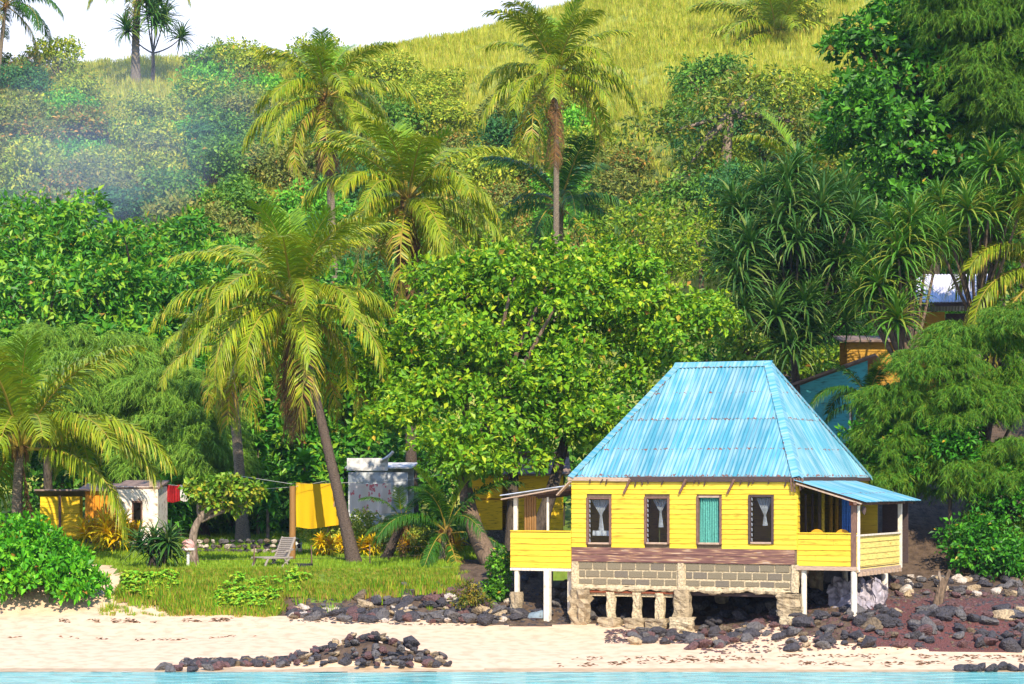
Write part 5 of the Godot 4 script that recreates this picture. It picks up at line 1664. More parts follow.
func make_trees() -> void:
	# the great tree beside the house
	var c := spot(535, 375, 70.5)
	rng.seed = 600
	var base := ground_at(503, 66.4)
	var o := c - base
	var old := [Color(0.085, 0.23, 0.012), Color(0.12, 0.28, 0.015), Color(0.07, 0.19, 0.012), Color(0.16, 0.33, 0.02)]
	var young := [Color(0.3, 0.44, 0.022), Color(0.4, 0.48, 0.03), Color(0.22, 0.38, 0.02)]
	var lobes := []
	for l in [[520, 350, 71, 3.4, 2.8], [440, 385, 70.5, 2.2, 1.9], [470, 315, 71, 2.1, 1.7], [560, 290, 71.5, 2.1, 1.4], [640, 310, 71.5, 2.2, 1.6], [660, 355, 71.3, 1.8, 1.5], [402, 412, 69.5, 1.4, 1.1], [510, 420, 69, 2.0, 1.3], [575, 400, 69.6, 1.6, 1.4], [455, 452, 68.6, 1.5, 0.9], [520, 462, 68.8, 1.5, 0.7], [590, 440, 69.4, 1.1, 0.9], [700, 320, 72, 1.0, 0.9], [500, 265, 71.5, 1.4, 0.8], [610, 260, 71.8, 1.3, 0.8], [380, 380, 70.5, 1.1, 1.1]]:
		lobes.append([spot(l[0], l[1], l[2]) - base, Vector3(l[3], l[4], l[3] * 0.85)])
	var big := broadleaf("leafy_tree", "great round leafy tree spreading over the cottage beside the blue roof", "tree", base, [Vector3(-0.95, 0.8, -1.0), Vector3(-1.15, 2.5, -3.4)], 0.32, lumpy(lobes, 2.4, 0.75), 4200, 13, 0.2, 0.6, 0.24, old, young, 0.72, 601, "bark", 9, "", 0.3, -0.6)
	rod(big, "trunk", M.bark_dark, bend(Vector3(0.5, -0.3, -2.2), Vector3(1.3, 1.5, -3.0), Vector3(1.8, 3.6, -4.0), 10), 0.26, 9, 0.14)
	rod(big, "trunk", M.bark_dark, bend(Vector3(0.2, 0.3, -2.0), Vector3(0.3, 2.0, -3.0), Vector3(0.3, 3.8, -4.0), 10), 0.2, 9, 0.12)
	# the dark almond tree at the right
	var dk := [Color(0.035, 0.14, 0.016), Color(0.05, 0.18, 0.018), Color(0.03, 0.11, 0.016), Color(0.065, 0.22, 0.022)]
	var dy := [Color(0.09, 0.3, 0.03), Color(0.12, 0.34, 0.03)]
	base = ground_at(925, 86)
	var tiers := []
	for s in [[905, 40, 2.6, 1.0], [860, 48, 1.4, 0.6], [955, 55, 2.2, 1.0], [920, 85, 3.0, 0.9], [865, 105, 1.5, 0.8], [895, 125, 2.6, 0.8], [960, 120, 2.2, 1.1], [985, 165, 2.2, 1.0], [915, 165, 2.6, 0.9], [850, 145, 1.2, 0.7], [905, 205, 2.4, 0.9], [950, 220, 2.4, 1.0], [985, 60, 1.8, 1.2], [930, 5, 2.0, 0.9]]:
		tiers.append([spot(s[0], s[1], 85.0 + rng.randf() * 1.5) - base, Vector3(s[2], s[3], s[2] * 0.8)])
	broadleaf("almond_tree", "tall dark green tree in layered tiers above the screw pines", "tree", base, [Vector3(0.4, 4, 0), Vector3(0, 9, 0)], 0.4, tiers, 1700, 12, 0.3, 0.55, 0.36, dk, dy, 0.45, 602, "bark_dark", 16, "", 0.2, -0.4)
	# screw pines
	screw_pine("broad dark screw pine with many whorls behind the blue roof", ground_at(796, 76), [[735, 250], [750, 215], [765, 190], [780, 225], [745, 285], [770, 265], [795, 200], [800, 240], [790, 290], [815, 270], [820, 215], [830, 245], [765, 310], [800, 325], [780, 345], [835, 300], [820, 330], [848, 225], [725, 265], [757, 240], [810, 185], [785, 180], [840, 195], [812, 300], [770, 210], [740, 230], [797, 270], [825, 195], [848, 265], [780, 315]], 75.0, 0, 611, 1.0)
	screw_pine("light green screw pine before the ochre house with bare trunk", ground_at(912, 71), [[905, 285], [890, 260], [915, 255], [880, 300], [900, 320], [870, 270], [915, 245], [895, 235], [862, 300], [910, 225], [940, 240]], 71.5, 1, 612, 1.0)
	screw_pine("screw pine reaching up in front of the almond tree", ground_at(975, 76), [[965, 210], [985, 190], [1000, 170], [955, 235], [990, 215], [1005, 215], [1015, 185], [945, 205], [1000, 235]], 75.5, 1, 613, 1.05)
	screw_pine("small screw pine on the skyline ridge beside the bare palm trunk", ground_at(152, 160), [[150, 15], [160, 5], [155, 28], [145, 5], [165, 20], [128, 30], [180, 40]], 160.0, 0, 614, 1.5)
	# ironwoods at the right edge
	var ic := [Color(0.045, 0.17, 0.016), Color(0.07, 0.22, 0.018), Color(0.028, 0.12, 0.016)]
	var it := [Color(0.19, 0.27, 0.022), Color(0.28, 0.28, 0.028), Color(0.12, 0.24, 0.02)]
	base = ground_at(985, 67)
	var il := []
	for s in [[900, 400, 1.0, 0.6], [935, 365, 1.1, 0.7], [975, 345, 1.2, 0.8], [1015, 330, 1.2, 0.8], [890, 440, 0.8, 0.7], [925, 430, 1.1, 0.8], [965, 410, 1.2, 0.9], [1005, 400, 1.3, 0.9], [945, 480, 1.1, 0.8], [985, 470, 1.2, 0.9], [1020, 470, 1.1, 0.9], [895, 480, 0.6, 0.5], [1000, 530, 1.0, 0.8], [880, 475, 0.5, 0.4]]:
		il.append([spot(s[0], s[1], 65.6 + rng.randf() * 1.6) - base, Vector3(s[2], s[3], s[2] * 0.8)])
	ironwood("weeping yellow-tipped ironwood overhanging the end of the verandah roof", base, 5.0, il, 470, ic, it, 621, "ironwood_tree", 0.75)
	base = ground_at(1000, 92)
	il = []
	for s in [[970, 20, 1.8, 1.4], [1005, 40, 1.8, 1.4], [985, 85, 1.6, 1.2], [1015, 110, 1.6, 1.4], [960, -10, 1.6, 1.2], [1015, 0, 1.8, 1.2]]:
		il.append([spot(s[0], s[1], 84.0) - base, Vector3(s[2], s[3], s[2] * 0.8)])
	ironwood("feathery ironwood at the top of the slope over the almond tree", base, 16.0, il, 260, ic, [Color(0.15, 0.2, 0.02), Color(0.2, 0.22, 0.03)], 622, "ironwood_tree", 1.0)
	# green shrubs under the ironwood
	var sg := [Color(0.035, 0.17, 0.015), Color(0.05, 0.22, 0.018), Color(0.025, 0.12, 0.014)]
	var sy := [Color(0.09, 0.32, 0.03), Color(0.12, 0.36, 0.03)]
	for s in [[975, 545, 64.6, 1.0, 0.8, "glossy green shrub on the rocks at the foot of the ironwood"], [1012, 560, 64.0, 0.9, 0.6, "glossy green shrub with low leaves over the red gravel"], [905, 455, 66.6, 0.9, 0.9, "bright green shrub behind the verandah roof end"], [950, 440, 66.0, 0.9, 0.8, "bright green shrub inside the weeping ironwood"], [1010, 500, 65.5, 1.0, 0.9, "dark green shrub beneath the ironwood branches"], [870, 450, 70.5, 1.0, 0.9, "dark leafy shrub below the teal house"], [900, 420, 72, 1.3, 1.1, "dark leafy shrub uphill of the verandah"]]:
		var p := spot(s[0], s[1], s[2])
		var g := ground_at(s[0], s[2])
		broadleaf("leafy_shrub", s[5], "shrub", g, [Vector3(0, 0.3, 0), Vector3(0, maxf(p.y - g.y - s[4] * 0.5, 0.4), 0)], 0.07, [[Vector3(0, p.y - g.y, 0), Vector3(s[3], s[4], s[3] * 0.8)]], 170, 12, 0.16, 0.5, 0.22, sg, sy, 0.4, 630 + int(s[0]), "bark_dark", 4, "shrubs under the ironwood", 0.2, -0.8)
	# breadfruit-like trees of the middle distance, left
	var bo := [Color(0.05, 0.2, 0.02), Color(0.08, 0.27, 0.025), Color(0.035, 0.15, 0.02)]
	var by := [Color(0.2, 0.4, 0.03), Color(0.28, 0.44, 0.04)]
	var mid := [[20, 250, 95, 3.2, 2.0, "tall glossy breadfruit tree at the forest edge above the young gold palm"], [75, 240, 98, 3.0, 1.8, "breadfruit tree under the drifting smoke"], [130, 265, 94, 3.0, 2.0, "broad breadfruit tree in front of the hazy slope"], [185, 250, 99, 2.6, 1.6, "small breadfruit tree on the forest edge behind palm fronds"], [50, 300, 90, 3.0, 2.0, "breadfruit tree standing lower before its neighbours"], [115, 325, 89, 2.8, 1.8, "breadfruit tree above the white hut"], [175, 320, 91, 2.6, 1.8, "breadfruit tree beside the pale palm trunk"], [240, 300, 92, 2.6, 2.0, "breadfruit tree between the two tall palms' trunks"], [300, 340, 90, 2.6, 2.0, "breadfruit tree behind the leaning palm crown"], [350, 300, 94, 2.4, 2.0, "breadfruit tree behind the brown palm skirt"],
		[215, 390, 87, 2.6, 1.8, "dark breadfruit tree over the clipped lawn tree"], [280, 420, 86, 2.4, 1.8, "dark breadfruit tree over the washing line"], [335, 410, 85, 2.2, 1.8, "dark breadfruit tree over the grey shed"], [380, 380, 88, 2.2, 2.0, "dark breadfruit tree at the leafy tree's edge"]]
	for k in mid.size():
		var s = mid[k]
		var g := ground_at(s[0], s[2])
		var p := spot(s[0], s[1], s[2]) - g
		broadleaf("breadfruit_tree", s[5], "tree", g, [Vector3(0.2, p.y * 0.4, 0), Vector3(0, p.y * 0.75, 0)], 0.2, lumpy([[p, Vector3(s[3], s[4], s[3] * 0.7)], [p + Vector3(-s[3] * 0.6, -1.2, 0.4), Vector3(s[3], s[4], s[3]) * 0.6], [p + Vector3(s[3] * 0.6, -1.4, 0.4), Vector3(s[3], s[4], s[3]) * 0.6], [p + Vector3(0.2, -2.6, 0.6), Vector3(s[3] * 0.9, s[4] * 0.8, s[3] * 0.6)]], 1.2, 1.0), 520, 11, 0.33, 0.45, 0.4, bo, by, 0.6, 650 + k, "bark_dark", 6, "breadfruit trees at the forest edge", 0.35)
	# wispy olive trees before them
	var wo := [Color(0.12, 0.28, 0.04), Color(0.16, 0.34, 0.045), Color(0.085, 0.22, 0.035)]
	var wt := [Color(0.22, 0.34, 0.05), Color(0.28, 0.34, 0.06)]
	for s in [[50, 365, 83, 2.3, 1.4, "wispy olive ironwood behind the young gold palm"], [120, 375, 84, 2.4, 1.6, "wispy olive ironwood above the white hut roof"], [175, 410, 82, 1.9, 1.6, "wispy olive ironwood between hut and pale palm trunk"], [205, 455, 81, 1.2, 1.0, "small wispy ironwood behind the clipped lawn tree"]]:
		var g := ground_at(s[0], s[2])
		var p := spot(s[0], s[1], s[2]) - g
		ironwood(s[5], g, p.y, [[p, Vector3(s[3], s[4], 1.2)], [p + Vector3(0.7, -1.2, 0.3), Vector3(s[3] * 0.8, s[4] * 0.8, 1.0)], [p + Vector3(-0.8, -1.5, 0.2), Vector3(s[3] * 0.7, s[4] * 0.7, 1.0)]], 130, wo, wt, 670 + int(s[0]), "ironwood_tree", 1.0)
	# dark undergrowth trees behind house, cottage and lawn
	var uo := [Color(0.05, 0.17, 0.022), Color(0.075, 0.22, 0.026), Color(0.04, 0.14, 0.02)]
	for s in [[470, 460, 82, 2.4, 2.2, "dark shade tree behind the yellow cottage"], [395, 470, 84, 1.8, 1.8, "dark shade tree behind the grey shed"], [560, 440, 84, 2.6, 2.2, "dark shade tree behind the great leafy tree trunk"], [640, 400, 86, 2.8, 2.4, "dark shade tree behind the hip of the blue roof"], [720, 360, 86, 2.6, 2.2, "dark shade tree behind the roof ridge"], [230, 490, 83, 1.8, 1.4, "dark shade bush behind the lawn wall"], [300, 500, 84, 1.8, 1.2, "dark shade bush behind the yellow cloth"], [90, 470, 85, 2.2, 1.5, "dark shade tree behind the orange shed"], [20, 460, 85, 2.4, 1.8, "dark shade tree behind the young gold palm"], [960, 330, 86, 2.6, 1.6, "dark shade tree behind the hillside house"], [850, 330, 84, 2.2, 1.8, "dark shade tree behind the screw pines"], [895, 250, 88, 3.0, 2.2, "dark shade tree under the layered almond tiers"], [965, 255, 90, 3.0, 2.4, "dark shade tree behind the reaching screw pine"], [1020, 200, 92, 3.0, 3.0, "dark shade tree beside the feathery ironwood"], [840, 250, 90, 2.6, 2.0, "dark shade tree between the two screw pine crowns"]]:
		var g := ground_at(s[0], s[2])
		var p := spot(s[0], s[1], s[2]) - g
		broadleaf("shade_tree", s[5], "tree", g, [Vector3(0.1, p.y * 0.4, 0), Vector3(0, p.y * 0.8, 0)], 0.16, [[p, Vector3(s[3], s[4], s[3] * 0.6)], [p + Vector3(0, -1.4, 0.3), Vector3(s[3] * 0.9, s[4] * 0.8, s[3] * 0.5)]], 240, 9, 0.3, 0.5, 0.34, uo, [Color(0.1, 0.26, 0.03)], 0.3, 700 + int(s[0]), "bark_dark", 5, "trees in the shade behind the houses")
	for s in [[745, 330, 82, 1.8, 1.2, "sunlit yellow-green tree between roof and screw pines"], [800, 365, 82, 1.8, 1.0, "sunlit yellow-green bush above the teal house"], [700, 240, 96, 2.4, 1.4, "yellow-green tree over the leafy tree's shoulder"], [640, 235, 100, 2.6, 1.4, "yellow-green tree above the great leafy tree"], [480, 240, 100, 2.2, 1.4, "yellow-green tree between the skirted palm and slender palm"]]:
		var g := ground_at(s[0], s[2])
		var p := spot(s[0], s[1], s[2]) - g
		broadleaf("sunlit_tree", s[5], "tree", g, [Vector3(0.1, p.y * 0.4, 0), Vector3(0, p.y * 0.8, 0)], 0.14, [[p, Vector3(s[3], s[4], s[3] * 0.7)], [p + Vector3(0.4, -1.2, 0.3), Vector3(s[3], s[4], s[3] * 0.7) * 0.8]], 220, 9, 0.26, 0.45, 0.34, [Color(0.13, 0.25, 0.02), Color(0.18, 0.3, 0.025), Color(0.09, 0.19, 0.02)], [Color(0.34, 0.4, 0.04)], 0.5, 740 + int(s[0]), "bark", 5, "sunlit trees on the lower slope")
	# pale-limbed tree on the slope
	var g2 := ground_at(724, 110)
	var q := spot(735, 125, 110) - g2
	broadleaf("spreading_tree", "spreading olive tree with pale forked trunk on the slope", "tree", g2, [Vector3(0, 1.5, 0), Vector3(0.3, 4.0, 0)], 0.32, [[q, Vector3(3.2, 1.6, 2.4)], [q + Vector3(-3.2, -0.4, 0), Vector3(2.4, 1.4, 2.0)], [q + Vector3(2.8, -0.2, 0), Vector3(2.2, 1.4, 2.0)], [q + Vector3(0.5, 1.4, 0), Vector3(2.4, 1.2, 2.0)], [q + Vector3(-1.5, -1.8, 0.6), Vector3(1.6, 0.9, 1.2)]], 420, 9, 0.3, 0.45, 0.36, [Color(0.1, 0.17, 0.03), Color(0.14, 0.21, 0.03), Color(0.07, 0.13, 0.025)], [Color(0.25, 0.26, 0.05), Color(0.3, 0.22, 0.06)], 0.4, 790, "bark_pale", 10)

func screw_pine(label: String, base: Vector3, heads: Array, d: float, kind: int, seed_: int, size: float) -> void:
	var cols := [Color(0.04, 0.12, 0.035), Color(0.055, 0.15, 0.04), Color(0.075, 0.18, 0.05), Color(0.13, 0.2, 0.06)] if kind == 0 else [Color(0.05, 0.15, 0.02), Color(0.075, 0.2, 0.03), Color(0.1, 0.22, 0.03), Color(0.22, 0.26, 0.05)]
	var o := thing("screw_pine", label, "tree", base)
	var fork := Vector3(0, (EYE + (HORIZON - 330.0) / LENS * d - base.y) * 0.55, 0)
	rng.seed = seed_
	var spread := []
	for h in heads:
		spread.append(h)
		if d < 100.0: spread.append([h[0] + rnd(-20, 20), h[1] + rnd(-8, 26)])
	heads = spread
	var crown_mid := Vector3.ZERO
	for h in heads: crown_mid += spot(h[0], h[1], d) - base
	crown_mid /= heads.size()
	fork = Vector3(crown_mid.x * 0.3, crown_mid.y * 0.5, 0)
	rod(o, "trunk", M.bark_pale if kind == 1 else M.bark_dark, bend(Vector3(0, -0.2, 0), fork * 0.5 + Vector3(0.1, 0, 0), fork, 8), 0.15, 8, 0.11)
	for k in heads.size():
		var p: Vector3 = spot(heads[k][0] + rnd(-3, 3), heads[k][1] + rnd(-3, 3), d + rnd(-1.6, 1.6)) - base
		var m := whorl_mesh("screw%d_%d" % [kind, k % 4], 72, 1.15, 0.08, 1.45, 1.5, cols, 90 + kind * 10 + k % 4)
		rng.seed = seed_ * 50 + k
		var out := (p - crown_mid) * 0.18
		part(o, "leaf_whorl", m, M.leaf, p, Vector3(clampf(out.z, -0.5, 0.5), rnd(0, TAU) * 0.0, clampf(-out.x, -0.6, 0.6)), Vector3.ONE * size * rnd(0.85, 1.15))
		rod(o, "branch", M.bark_dark if kind == 0 else M.bark, bend(fork, fork.lerp(p, 0.6) - Vector3(0, 0.4, 0), p, 6), 0.06, 6, 0.035)

func make_hill() -> void:
	# bushes on the slope: six kinds, each kind built once and copied
	var kinds := [
		["hillside_bush", "round mid green bush on the forested hillside", [Color(0.078, 0.208, 0.034), Color(0.117, 0.260, 0.040), Color(0.058, 0.156, 0.034)], [Color(0.208, 0.351, 0.057)], 0.4],
		["olive_bush", "dull olive green bush on the forested hillside", [Color(0.156, 0.208, 0.057), Color(0.208, 0.247, 0.069), Color(0.117, 0.169, 0.052)], [Color(0.312, 0.286, 0.092)], 0.4],
		["rusty_bush", "bush with orange-brown leaf tips on the forested hillside", [Color(0.169, 0.221, 0.057), Color(0.130, 0.195, 0.052)], [Color(0.520, 0.260, 0.069), Color(0.468, 0.312, 0.092), Color(0.390, 0.169, 0.069)], 0.55],
		["bluish_bush", "bluish dark green bush on the forested hillside", [Color(0.039, 0.143, 0.057), Color(0.058, 0.182, 0.069), Color(0.033, 0.111, 0.046)], [Color(0.104, 0.260, 0.081)], 0.3],
		["golden_bush", "yellowish green sunlit bush on the forested hillside", [Color(0.221, 0.312, 0.034), Color(0.286, 0.364, 0.046), Color(0.156, 0.247, 0.034)], [Color(0.494, 0.494, 0.069)], 0.5],
		["bright_bush", "bright fresh green bush on the forested hillside", [Color(0.078, 0.286, 0.034), Color(0.117, 0.364, 0.034)], [Color(0.234, 0.494, 0.046)], 0.5]]
	var models := []
	for k in kinds.size():
		rng.seed = 800 + k
		for v in 2:
			var lobes := [[Vector3(0, 1.1, 0), Vector3(1.7, 1.2, 1.4)]]
			for j in 3:
				lobes.append([Vector3(rnd(-1.3, 1.3), rnd(0.8, 2.0), rnd(-0.6, 0.9)), Vector3(rnd(0.7, 1.2), rnd(0.5, 0.9), rnd(0.7, 1.1))])
			var m := crown_mesh(lobes, 300, 9, 0.21, 0.5, 0.28, kinds[k][2], kinds[k][3], kinds[k][4])
			var sq := Mb.new()
			for j in 5:
				sq.tube(bend(Vector3(0, -0.6, 0), Vector3(rnd(-0.4, 0.4), 0.6, rnd(-0.3, 0.3)), Vector3(rnd(-1.2, 1.2), 1.4, rnd(-0.8, 0.8)), 5), [0.07, 0.06, 0.05, 0.04, 0.03, 0.02], 5, Color.WHITE)
			models.append([k, m, sq.done()])
	rng.seed = 820
	var placed := 0
	var d := 97.0
	while d < 168.0:
		var x := -0.235 * d + rnd(0, 2)
		while x < 0.235 * d:
			var xx := x + rnd(-0.9, 0.9)
			var dd := d + rnd(-1.5, 1.5)
			var px := xx / dd * LENS + 512.0
			var py := HORIZON - (land(xx, dd) - EYE) / dd * LENS
			# where the grass lies open
			var open_to: float = curve([[-100, 50], [0, 52], [62, 60], [92, 124], [185, 122], [225, 60], [330, 66], [380, 100], [470, 112], [560, 112], [610, 118], [690, 92], [740, 92], [800, 112], [850, 125], [900, 60], [1100, 60]], px) + wob.get_noise_1d(px * 1.3) * 18.0
			x += 3.0 + (d - 97.0) * 0.012
			if py < open_to and rng.randf() > (0.07 if px > 300 else 0.1): continue
			if px > 560 and py < 150 and rng.randf() < 0.4: continue
			if px > 1040 or py > 330: continue
			var tone := wob.get_noise_2d(xx * 3.0, dd * 3.0 + 50.0)
			var roll := rng.randf() + tone * 0.5
			var k := 3 if roll < 0.18 else 0 if roll < 0.4 else 1 if roll < 0.6 else 2 if roll < 0.76 else 5 if roll < 0.87 else 4
			if py < open_to + 28 and rng.randf() < 0.6: k = 4
			var md = models[k * 2 + rng.randi() % 2]
			var s := rnd(0.85, 1.35)
			var where := "among the drifting smoke" if px < 230 else "behind the two tall palms" if px < 450 else "round the slender bare-trunked palm" if px < 640 else "round the pale forked tree"
			if py < open_to + 34.0: where = "at the lower edge of the hill grass" if px > 300 else "on the ridge by the skyline palms"
			var lab := ("large " if s > 1.15 else "small " if s < 0.95 else "") + String(kinds[md[0]][1]).replace("on the forested hillside", "on the hillside " + where)
			var o := thing(kinds[md[0]][0], lab, "bush", Vector3(xx, land(xx, dd) - 0.25, -dd), rnd(0, TAU), "%ses on the forested hillside" % String(kinds[md[0]][0]).replace("_", " "))
			o.scale = Vector3(s, s * rnd(0.8, 1.15), s)
			part(o, "crown", md[1], M.leaf_dull)
			part(o, "stem", md[2], M.bark)
			placed += 1
		d += 3.4
	print("hillside bushes: ", placed)

func tuft_mesh(key: String, blades: int, h: float, w: float, cols: Array, seed_: int, out := 0.35) -> ArrayMesh:
	if mesh_cache.has(key): return mesh_cache[key]
	rng.seed = seed_
	var q := Mb.new()
	for i in blades:
		var a := rnd(0, TAU)
		var r := rnd(0, out * h)
		var b := Vector3(cos(a) * r, 0, sin(a) * r)
		var t := b + Vector3(cos(a) * rnd(0.1, 0.5) * h, h * rnd(0.6, 1.1), sin(a) * rnd(0.1, 0.5) * h)
		var m := b.lerp(t, 0.55) + Vector3(0, h * 0.12, 0)
		var s := Vector3(-sin(a), 0, cos(a)) * w * 0.5
		var col := pick(cols)
		q.quad(b - s, m - s * 0.8, m + s * 0.8, b + s, col)
		q.tri(m - s * 0.8, t, m + s * 0.8, col)
	mesh_cache[key] = q.done()
	return mesh_cache[key]

func scatter(called: String, label: String, mesh: Mesh, m: Material, spots: Array) -> void:
	var mm := MultiMesh.new()
	mm.transform_format = MultiMesh.TRANSFORM_3D
	mm.mesh = mesh
	mm.instance_count = spots.size()
	for i in spots.size():
		mm.set_instance_transform(i, spots[i])
	var o := MultiMeshInstance3D.new()
	o.name = numbered(called)
	o.multimesh = mm
	o.material_override = m
	add_child(o)
	tag(o, label, "grass", "", "stuff")

func standing(p: Vector3, s: float) -> Transform3D:
	return Transform3D(Basis(Vector3.UP, rnd(0, TAU)).rotated(Vector3.RIGHT, rnd(-0.15, 0.15)).scaled(Vector3(s, s * rnd(0.8, 1.2), s)), p)

func make_grass() -> void:
	# tall yellow grass of the hilltop
	var hg := [Color(0.37, 0.41, 0.07), Color(0.43, 0.45, 0.09), Color(0.3, 0.38, 0.06), Color(0.48, 0.43, 0.13)]
	var hg2 := [Color(0.26, 0.36, 0.04), Color(0.36, 0.42, 0.05), Color(0.46, 0.42, 0.09)]
	for k in 2:
		var m := tuft_mesh("hilltuft%d" % k, 34, [0.62, 0.45][k], 0.035, hg if k == 0 else hg2, 850 + k, 0.8)
		var at := []
		rng.seed = 860 + k
		while at.size() < [15000, 11000][k]:
			var d := sqrt(rnd(118.0 * 118.0, 178.0 * 178.0))
			var x := rnd(-0.24, 0.24) * d
			if k == 1 and wob.get_noise_2d(x * 4.0, d * 2.0) < 0.0: continue
			at.append(standing(Vector3(x, land(x, d) - 0.05, -d), rnd(0.5, 1.2)))
		scatter("hill_grass", "tall yellow-green grass covering the upper hill", m, M.grass, at)
	# long grass of the bank above the beach
	var bg := [Color(0.13, 0.3, 0.02), Color(0.18, 0.35, 0.025), Color(0.1, 0.24, 0.02), Color(0.28, 0.36, 0.04), Color(0.36, 0.32, 0.06)]
	var bg2 := [Color(0.2, 0.36, 0.02), Color(0.12, 0.3, 0.02), Color(0.32, 0.34, 0.05), Color(0.4, 0.3, 0.1), Color(0.26, 0.2, 0.08)]
	for k in 2:
		var m := tuft_mesh("banktuft%d" % k, 30, [0.24, 0.18][k], [0.02, 0.028][k], bg if k == 0 else bg2, 870 + k, [0.7, 1.3][k])
		var at := []
		rng.seed = 880 + k
		while at.size() < 3000:
			var d := rnd(63.2, 66.3)
			var x := rnd(-10.9, -1.2)
			if zone(x, d) != "lawn" and rng.randf() < 0.93: continue
			if x > -6.2 and d < 64.6 and rng.randf() < 0.85: continue
			at.append(standing(Vector3(x, land(x, d) - 0.03, -d), rnd(0.4, 1.15) * (0.55 if d > 65.2 else 1.0) * (1.0 + 0.7 * wob.get_noise_2d(x * 18.0, d * 18.0))))
		scatter("bank_grass", "long bright grass on the bank above the sand", m, M.grass, at)
	var lm := tuft_mesh("lawntuft", 16, 0.12, 0.014, [Color(0.2, 0.33, 0.03), Color(0.26, 0.36, 0.035), Color(0.15, 0.27, 0.025)], 890, 0.9)
	var lat := []
	rng.seed = 891
	while lat.size() < 9000:
		var d := rnd(66.3, 82.0)
		var x := rnd(-17.0, 0.0)
		if zone(x, d) != "lawn": continue
		lat.append(standing(Vector3(x, land(x, d) - 0.01, -d), rnd(0.7, 1.4)))
	scatter("lawn_grass", "short mown grass on the lawn", lm, M.grass, lat)
	# broad creeping leaves on the bank by the path
	rng.seed = 893
	var cr := Mb.new()
	for i in 1500:
		var d := rnd(63.4, 65.6)
		var x := rnd(-10.9, -3.5)
		if wob.get_noise_2d(x * 16.0, d * 22.0) < -0.12 + (x + 10.9) * 0.05: continue
		if zone(x, d) != "lawn": continue
		var p := Vector3(x, land(x, d) + rnd(0.05, 0.3), -d)
		for j in 4:
			var dir := (any_dir() * Vector3(1, 0.3, 1)).normalized()
			cr.leaf(p, dir, Vector3(0, 1, 0.4).normalized(), rnd(0.09, 0.16), 0.1, pick([Color(0.12, 0.36, 0.02), Color(0.2, 0.42, 0.03), Color(0.3, 0.4, 0.03)]))
	tag(part(self, "ground_cover", cr.done(), M.leaf), "broad-leaved creeper trailing over the grassy bank beside the path", "creeper", "", "stuff")

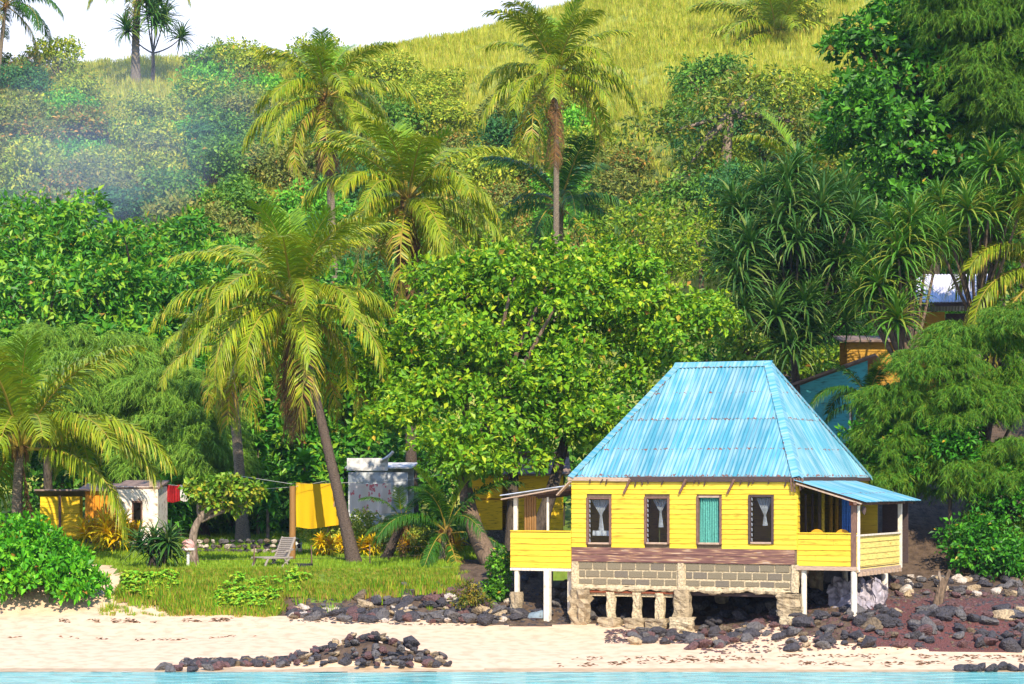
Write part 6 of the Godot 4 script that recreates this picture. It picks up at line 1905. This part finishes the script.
func make_rocks() -> void:
	rng.seed = 910
	var dark := ["basalt", "basalt", "basalt_grey", "basalt_red"]
	# the heap at the water's edge
	for i in 285:
		var px := rnd(180, 450)
		var hump := exp(-pow((px - 365.0) / 58.0, 2.0))
		var reach := lerpf(0.35, 1.0, hump)
		var d := 56.0 + rnd(-1.0, 1.2) * reach
		var up := rng.randf() * 0.16 * hump
		var p := ground_at(px, d)
		rock("basalt_rock", "rough rock heaped at the water's edge", "rocks heaped at the water's edge", p + Vector3(0, up + 0.05, 0), rnd(0.14, 0.36), dark if rng.randf() < 0.88 else ["brown_rock", "tan_rock"])
	for px in [163, 170, 178, 192, 208, 218]:
		rock("basalt_rock", "rough rock heaped at the water's edge", "rocks heaped at the water's edge", ground_at(px, 55.0 + rnd(0, 0.4)) + Vector3(0, 0.06, 0), rnd(0.25, 0.45), dark)
	rock("basalt_rock", "rough rock heaped at the water's edge", "rocks heaped at the water's edge", ground_at(410, 56.4) + Vector3(0, 0.25, 0), 0.55, ["basalt"])
	# rocks of the bank left of the house
	for i in 295:
		var px := rnd(290, 512)
		var d := rnd(62.6, 65.0)
		var p := ground_at(px, d)
		if px < 360 and d > 63.9: continue
		rock("bank_rock", "rock in the bank under the lawn edge", "rocks in the bank under the lawn", p + Vector3(0, 0.04, 0), 0.18 + 0.42 * pow(rng.randf(), 1.7), dark if rng.randf() < 0.75 else ["tan_rock", "brown_rock", "coral_rock"])
	for s in [[413, 62.9, 0.62], [438, 62.7, 0.5], [452, 62.8, 0.6], [470, 62.6, 0.6], [400, 62.8, 0.5], [486, 62.4, 0.65]]:
		rock("shore_slab", "slab standing at the foot of the rock bank", "slabs at the foot of the rock bank", ground_at(s[0], s[1]) + Vector3(0, 0.1, 0), s[2], ["basalt_grey", "basalt"])
	# under and before the house
	for i in 270:
		var px := 1032.0 - 400.0 * pow(rng.randf(), 1.05)
		var d := rnd(57.7, 60.0) if px > 690 else rnd(59.2, 61.0)
		if px > 690 and px < 790: d += 0.7
		var p := ground_at(px, d)
		rock("shore_rock", "rough rock on the shore below the yellow house", "rocks on the shore below the house", p + Vector3(0, 0.06, 0), 0.2 + 0.5 * pow(rng.randf(), 1.8), dark if rng.randf() < 0.85 else ["tan_rock", "brown_rock"])
	for i in 110:
		var px := rnd(515, 880)
		var d := rnd(62.6, 66.0)
		if px > 700: d = rnd(61.0, 64.5)
		var p := ground_at(px, d)
		rock("foundation_rock", "rock lying among the piers under the house", "rocks under the house", p + Vector3(0, 0.1, 0), rnd(0.3, 0.65), ["basalt", "basalt", "basalt_grey"])
	for i in 90:
		var px := rnd(885, 1030)
		var d := rnd(61.4, 64.4)
		rock("slope_rock", "rock on the slope beyond the verandah", "rocks on the slope beyond the verandah", ground_at(px, d) + Vector3(0, 0.06, 0), rnd(0.2, 0.5), dark if rng.randf() < 0.6 else ["coral_rock", "tan_rock", "brown_rock"])
	for s in [[970, 55.1], [980, 55.2], [992, 55.0], [1003, 55.3], [1013, 55.1], [1022, 55.2], [962, 55.2]]:
		rock("tide_rock", "low rock awash at the sea's edge below the gravel", "rocks awash at the sea's edge", ground_at(s[0], s[1]) + Vector3(0, 0.06, 0), rnd(0.3, 0.5), ["basalt"])
	# driftwood stump
	var st := thing("driftwood_stump", "gnarled brown driftwood stump standing on the red gravel", "stump", ground_at(944, 60.0))
	rod(st, "trunk", M.bark, bend(Vector3(-0.2, -0.1, 0), Vector3(-0.1, 0.4, 0), Vector3(0.02, 0.75, 0), 8), 0.14, 8, 0.1)
	rod(st, "branch", M.bark, bend(Vector3(0, 0.6, 0), Vector3(0.1, 0.8, 0), Vector3(0.14, 0.98, 0), 6), 0.07, 7, 0.04)
	rod(st, "branch", M.bark_pale, bend(Vector3(-0.02, 0.6, 0), Vector3(-0.14, 0.75, 0), Vector3(-0.12, 0.95, 0), 6), 0.06, 7, 0.03)
	# pebbles
	for tone in [["basalt_red", 2600, "reddish"], ["basalt", 2200, "blackish"], ["brown_rock", 1000, "brown"]]:
		var mm := MultiMesh.new()
		mm.transform_format = MultiMesh.TRANSFORM_3D
		mm.mesh = rock_mesh(3)
		var at := []
		for i in tone[1]:
			var px := 1035.0 - 430.0 * pow(rng.randf(), 1.25)
			var d := rnd(57.6, 62.5)
			if px < 700.0: d = rnd(59.4, 61.5)
			if i % 2 == 0 and tone[2] != "reddish":
				px = rnd(290, 640); d = rnd(62.3, 64.9)
			var s := 0.04 + 0.15 * pow(rng.randf(), 2.0)
			at.append(Transform3D(Basis(Vector3.UP, rnd(0, TAU)).rotated(Vector3.RIGHT, rnd(0, 1)).scaled(Vector3(s, s * 0.7, s)), ground_at(px, d)))
		mm.instance_count = at.size()
		for i in at.size(): mm.set_instance_transform(i, at[i])
		var o := MultiMeshInstance3D.new()
		o.name = numbered("pebbles")
		o.multimesh = mm
		o.material_override = M[tone[0]]
		add_child(o)
		tag(o, "small %s pebbles strewn between the shore rocks" % tone[2], "pebbles", "", "stuff")
	# wrack: dried weed along the tide lines
	rng.seed = 930
	var q := Mb.new()
	for i in 2200:
		var px := rnd(560, 1030); var d := 56.3 + rnd(-0.3, 0.3) + 0.3 * sin(px * 0.02)
		if i % 4 == 1: d = 57.0 + rnd(-0.3, 0.3); px = 1030.0 - 460.0 * pow(rng.randf(), 1.6)
		if i % 4 == 2: px = rnd(60, 230); d = 62.7 + rnd(-0.25, 0.25)
		if i % 12 == 3: px = rnd(0, 260); d = 60.4 + rnd(-0.15, 0.15) + 0.2 * sin(px * 0.03)
		if wob.get_noise_2d(px * 2.5, d * 30.0) < 0.06: continue
		var p := ground_at(px, d) + Vector3(0, 0.012, 0)
		var dir := Vector3(cos(i * 1.7), 0, sin(i * 1.7) * 0.5).normalized()
		q.leaf(p, dir, Vector3(0, 1, 0.05), rnd(0.06, 0.2), rnd(0.02, 0.05), pick([Color(0.12, 0.06, 0.04), Color(0.18, 0.09, 0.06), Color(0.08, 0.05, 0.04)]))
	tag(part(self, "seaweed_wrack", q.done(), M.dry_leaf), "dried brown seaweed strewn in lines along the sand", "seaweed", "", "stuff")

func make_smoke() -> void:
	for p in [[60, 150, 112, 15, 9, 0.013], [140, 120, 118, 14, 8, 0.011], [30, 185, 106, 10, 6, 0.012], [110, 175, 108, 9, 5, 0.011], [190, 95, 122, 10, 6, 0.008]]:
		var fog := FogVolume.new()
		fog.name = numbered("smoke")
		fog.shape = RenderingServer.FOG_VOLUME_SHAPE_ELLIPSOID
		fog.size = Vector3(p[3], p[4], 7)
		var fm := FogMaterial.new()
		fm.density = p[5]
		fm.albedo = Color(0.8, 0.9, 1.0)
		fog.material = fm
		add_child(fog)
		fog.position = spot(p[0], p[1], p[2])
		tag(fog, "thin bluish smoke drifting across the hillside bushes", "smoke", "drifting smoke", "stuff")
